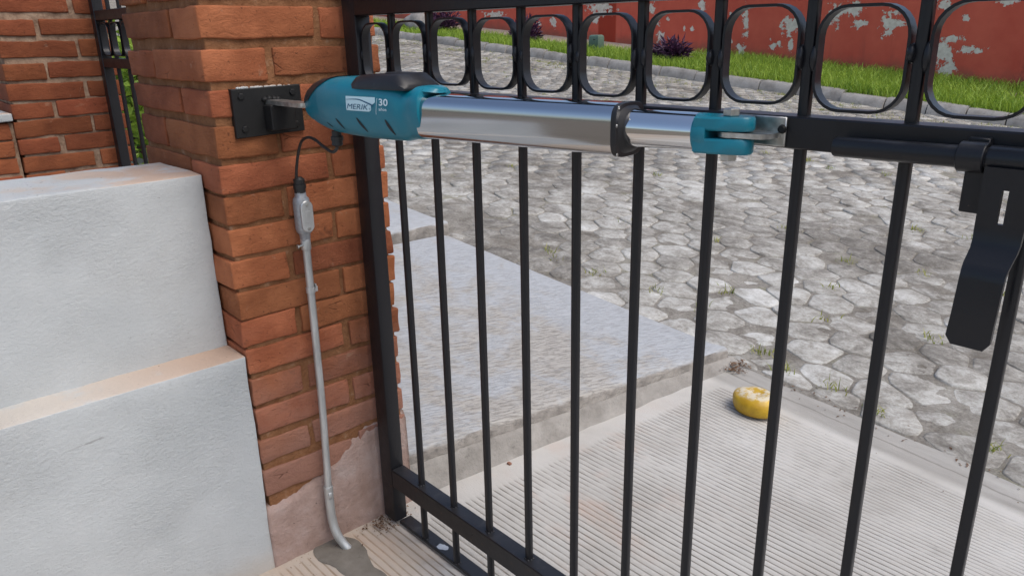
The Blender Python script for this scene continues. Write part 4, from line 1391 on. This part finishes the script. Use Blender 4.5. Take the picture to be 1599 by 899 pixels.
tag(o, 'rounded yellow painted stone lying on the driveway beyond the bars', 'stone')

vs, fs = rounded_block(0.004, 0.017, 0.405, 0.414, 0.0, 0.007, 0.002, (1, 1, 1), 0.001, 1, 60)
tag(mesh_obj('brick_chip', vs, fs, 'brick', None, True), 'tiny red brick chip beside the pavement edge', 'brick chip')

# ------------------------------------------------------------------ plants
def blades(pts, hmin, hmax, wmin, wmax, lean=0.5, tonef=None):
    n = len(pts)
    p = np.asarray(pts)
    h = rng.uniform(hmin, hmax, n); w = rng.uniform(wmin, wmax, n)
    a = rng.uniform(0, 2 * np.pi, n); l = rng.uniform(0.1, lean, n) * h
    d = np.stack([np.cos(a), np.sin(a), np.zeros(n)], 1)
    b = rng.uniform(0, 2 * np.pi, n)
    s = np.stack([np.cos(b), np.sin(b), np.zeros(n)], 1) * (w / 2)[:, None]
    up = np.array([0, 0, 1.0])
    v0 = p - s; v1 = p + s
    mid = p + d * (l * 0.35)[:, None] + up * (h * 0.6)[:, None]
    v2 = mid - s * 0.75; v3 = mid + s * 0.75
    v4 = p + d * l[:, None] + up * h[:, None]
    V = np.stack([v0, v1, v2, v3, v4], 1).reshape(-1, 3)
    i = np.arange(n) * 5
    F = [(int(q), int(q + 1), int(q + 3), int(q + 2)) for q in i] + [(int(q + 2), int(q + 3), int(q + 4)) for q in i]
    t = np.clip(rng.normal(0.5, 0.22, n) if tonef is None else tonef, 0, 1)
    T = np.repeat(t, 5)
    return V, F, T
pts, tn = [], []
while len(pts) < 52000:
    x = random.uniform(-17, 3.5)
    y = random.uniform(9.22, 11.78)
    dens = 1.0
    if x < -6.9 and y > 10.48: dens = 0.0
    if x < -8.6 and y > 10.0: dens *= 0.5
    if x > -6.9 and y > 11.2: dens *= 0.75
    if x > -1.9 and 10.6 < y < 11.4: dens *= 0.22
    c = nz(x, y, 0, 1.3) + 0.5 * nz(x, y, 5, 3.5)
    if random.random() > dens * (0.75 + 0.5 * c): continue
    pts.append((x, y, verge_z(x, y) - 0.01)); tn.append(0.52 + 0.30 * nz(x, y, 2, 2.0) + random.gauss(0, 0.17))
V, F, T = blades(pts, 0.05, 0.19, 0.008, 0.017, 1.0, np.array(tn))
o = mesh_obj('grass', V, F, 'grass', None, True, T)
tag(o, 'bright green grass verge between the far kerb and the red wall', 'grass', kind='stuff')

# weeds in the joints of the street
pts, tn = [], []
def tuft(x, y, n, r):
    for _ in range(n):
        xx, yy = x + random.gauss(0, r), y + random.gauss(0, r)
        if yy < 1.55 or yy > 9.08: continue
        pts.append((xx, yy, zs(xx) - 0.006)); tn.append(random.gauss(0.5, 0.25))
spots = [v for kx, v in cells.items()]
for _ in range(330):
    kx = random.choice(list(cells.keys()))
    x, y = cells[kx]
    a = random.uniform(0, 2 * math.pi)
    tuft(x + 0.12 * math.cos(a), y + 0.12 * math.sin(a), random.randint(8, 22), 0.022)
for _ in range(230):                                   # greener towards the far kerb
    x = random.uniform(-14, 2); y = 9.05 - abs(random.gauss(0, 0.9))
    tuft(x, y, random.randint(8, 22), 0.06)
for (qx, qy) in ((.23, 1.62), (.10, 1.70), (.42, 1.64), (.60, 1.60), (.95, 1.66), (1.22, 1.72), (-.35, 2.15), (-.05, 2.6), (.15, 3.2), (.1, 4.1), (.3, 4.3), (-.2, 4.0), (-.7, 3.3), (.5, 2.4)):
    tuft(qx, qy, 26, 0.022)
V, F, T = blades(pts, 0.010, 0.045, 0.003, 0.007, 1.3, np.array(tn))
o = mesh_obj('weeds', V, F, 'weed', None, True, T)
tag(o, 'small yellow green weeds growing in the street joints', 'weeds', kind='stuff')

# dry litter: corner by the slab, foot of the gate stile
def flakes(spots):
    V, F, T = [], [], []
    for (x, y, zf, r) in spots:
        a = random.uniform(0, 6.28); t = random.uniform(-.5, .5)
        o = len(V)
        c, s = math.cos(a), math.sin(a)
        z = zf + 0.002
        V += [(x - r * c, y - r * s, z), (x + .4 * r * s, y - .4 * r * c, z + r * t * .6 + .002), (x + r * c, y + r * s, z + r * .25), (x - .4 * r * s, y + .4 * r * c, z + .001)]
        F.append((o, o + 1, o + 2, o + 3)); T += [random.random()] * 4
    return V, F, T
sp = []
for _ in range(150):
    x, y = .085 + abs(random.gauss(0, .035)), 1.49 + random.gauss(0, .03)
    sp.append((x, y, drive_z(x, y) + abs(random.gauss(0, .010)), random.uniform(.003, .009)))
for _ in range(260):
    x, y = -.03 + abs(random.gauss(0, .035)), -.02 + random.gauss(0, .035)
    sp.append((x, y, abs(random.gauss(0, .004)), random.uniform(.0015, .005)))
for _ in range(60):
    x, y = -.035 + abs(random.gauss(0, .05)), random.uniform(-.3, 0)
    sp.append((x, y, 0.0, random.uniform(.001, .003)))
for _ in range(70):
    x = random.uniform(.2, 1.6); y = 1.52 + random.gauss(0, .03)
    sp.append((x, y, zs(x), random.uniform(.004, .009)))
for _ in range(70):
    x = random.uniform(0.1, 1.6); y = random.uniform(-.4, 1.45)
    sp.append((x, y, drive_z(x, y), random.uniform(.001, .0035)))
V, F, T = flakes(sp)
tag(mesh_obj('leaf_litter', V, F, 'dry', None, False, T), 'crumbs of dry brown leaf litter scattered on the concrete', 'leaf litter', kind='stuff')

def leaf_cloud(centres, n, size, aspect, droop, up=0.4):
    V, F, T = [], [], []
    for _ in range(n):
        (cx, cy, cz, rx, ry, rz) = random.choice(centres)
        d = Vector((random.gauss(0, 1), random.gauss(0, 1), random.gauss(0, 1))).normalized() * random.random() ** 0.4
        p = Vector((cx + d.x * rx, cy + d.y * ry, cz + d.z * rz))
        dirv = (Vector((d.x, d.y, d.z * 0.5 + up)) + Vector((random.gauss(0, .5), random.gauss(0, .5), random.gauss(0, .4) - droop))).normalized()
        side = dirv.cross(Vector((random.gauss(0, 1), random.gauss(0, 1), random.gauss(0, 1)))).normalized()
        L = size * random.uniform(0.6, 1.3); w = L * aspect
        nn = dirv.cross(side)
        o = len(V)
        V += [p, p + dirv * L * .45 + side * w * .5 + nn * w * .15, p + dirv * L - nn * L * .1, p + dirv * L * .45 - side * w * .5 + nn * w * .15]
        F += [(o, o + 1, o + 2), (o, o + 2, o + 3)]
        T += [min(1, max(0, random.gauss(0.42 + 0.3 * d.z, 0.22)))] * 4
    return V, F, T

def purple_plant(x, y, r, h, n, label):
    z = verge_z(x, y)
    t = thing('purple_plant', (x, y, z), label, 'plant', 'purple leaved plants on the verge')
    V, F, T = leaf_cloud([(x, y, z + h * .45, r, r * .9, h * .5), (x - r * .4, y, z + h * .3, r * .7, r * .7, h * .35), (x + r * .45, y - .05, z + h * .3, r * .7, r * .6, h * .3)], n, 0.13, 0.26, 0.25, 0.5)
    mesh_obj('foliage', V, F, 'purple', t, False, T)
    mb = MB()
    for q in range(14):
        a = random.uniform(0, 6.28); rr = random.uniform(.2, .8) * r
        mb.tube([(x + .02 * math.cos(a), y + .02 * math.sin(a), z - .01), (x + rr * .5 * math.cos(a), y + rr * .5 * math.sin(a), z + h * .4), (x + rr * math.cos(a), y + rr * math.sin(a), z + h * random.uniform(.6, .95))], [.009, .007, .004], 5)
    mb.build('stems', 'purple', t)
purple_plant(-6.50, 9.95, .26, .40, 900, 'dark purple leafy plant on the grass, nearest along the verge')
purple_plant(-10.35, 10.25, .30, .50, 800, 'dark purple plant on the grass left of the green utility box')
purple_plant(-13.0, 10.15, .42, .62, 900, 'dark purple plant growing round the grey boulder')

def boulder(x, y, rx, ry, rz, label):
    bm = bmesh.new(); bmesh.ops.create_icosphere(bm, subdivisions=3, radius=1); bm.verts.index_update()
    z = verge_z(x, y)
    vv = [(x + q.co.x * rx * (1 + .3 * nz(*q.co, 1.3)), y + q.co.y * ry * (1 + .3 * nz(*(q.co * 1.1), 1.4)), z + rz * .55 + q.co.z * rz * (1 + .3 * nz(*(q.co * .9), 1.7)) ) for q in bm.verts]
    o = mesh_obj('boulder', vv, [[q.index for q in f.verts] for f in bm.faces], 'rock', None, True); bm.free()
    tag(o, label, 'rock')
boulder(-13.35, 9.75, .38, .26, .26, 'grey boulder on the verge under the purple plant')

ped = thing('utility_box', (-8.22, 10.0, verge_z(-8.22, 10)), 'small grey green utility pedestal standing on the verge', 'utility box')
z = verge_z(-8.22, 10)
rings = [[(-8.22 + sx * (.115 + ins) , 10 + sy * (.085 + ins), z + hz) for sx, sy in ((-1, -1), (1, -1), (1, 1), (-1, 1))] for hz, ins in ((.045, -.012), (.06, 0), (.27, -.004), (.30, -.012), (.315, -.03))]
rings = [[p for p in r_] for r_ in rings]
mb = MB().loft(rings).build('casing', 'pedestal', ped, auto=40)
MB().box(-8.22 - .105, -8.22 + .105, 9.925, 10.075, z - .05, z + .05, .004).build('plinth', 'iron', ped)
MB().tube([(-8.20, 9.914, z + .235), (-8.20, 9.905, z + .235)], .012, 10).build('lock', 'iron', ped)

# leafy shrub beyond the pedestrian gate
sh = thing('shrub', (-4.2, 0.75, slab_z(-4.2, .75)), 'sunlit green leafy shrub seen through the pedestrian gate', 'shrub')
zb = slab_z(-4.2, .75) + .02
cen = []
for _ in range(26):
    cen.append((-4.2 + random.uniform(-.7, .7), .75 + random.uniform(-.5, .5), zb + random.uniform(.1, .80), .22, .22, .18))
V, F, T = leaf_cloud(cen, 5200, 0.075, 0.55, 0.35)
mesh_obj('foliage', V, F, 'leaf', sh, False, T)
mb = MB()
for c in cen:
    mb.tube([(-4.2 + random.uniform(-.1, .1), .75 + random.uniform(-.1, .1), zb - .03), ((-4.2 + c[0]) / 2, (.75 + c[1]) / 2, zb + (c[2] - zb) * .55), (c[0], c[1], c[2])], [.016, .011, .005], 6)
mb.build('stems', 'bark', sh)
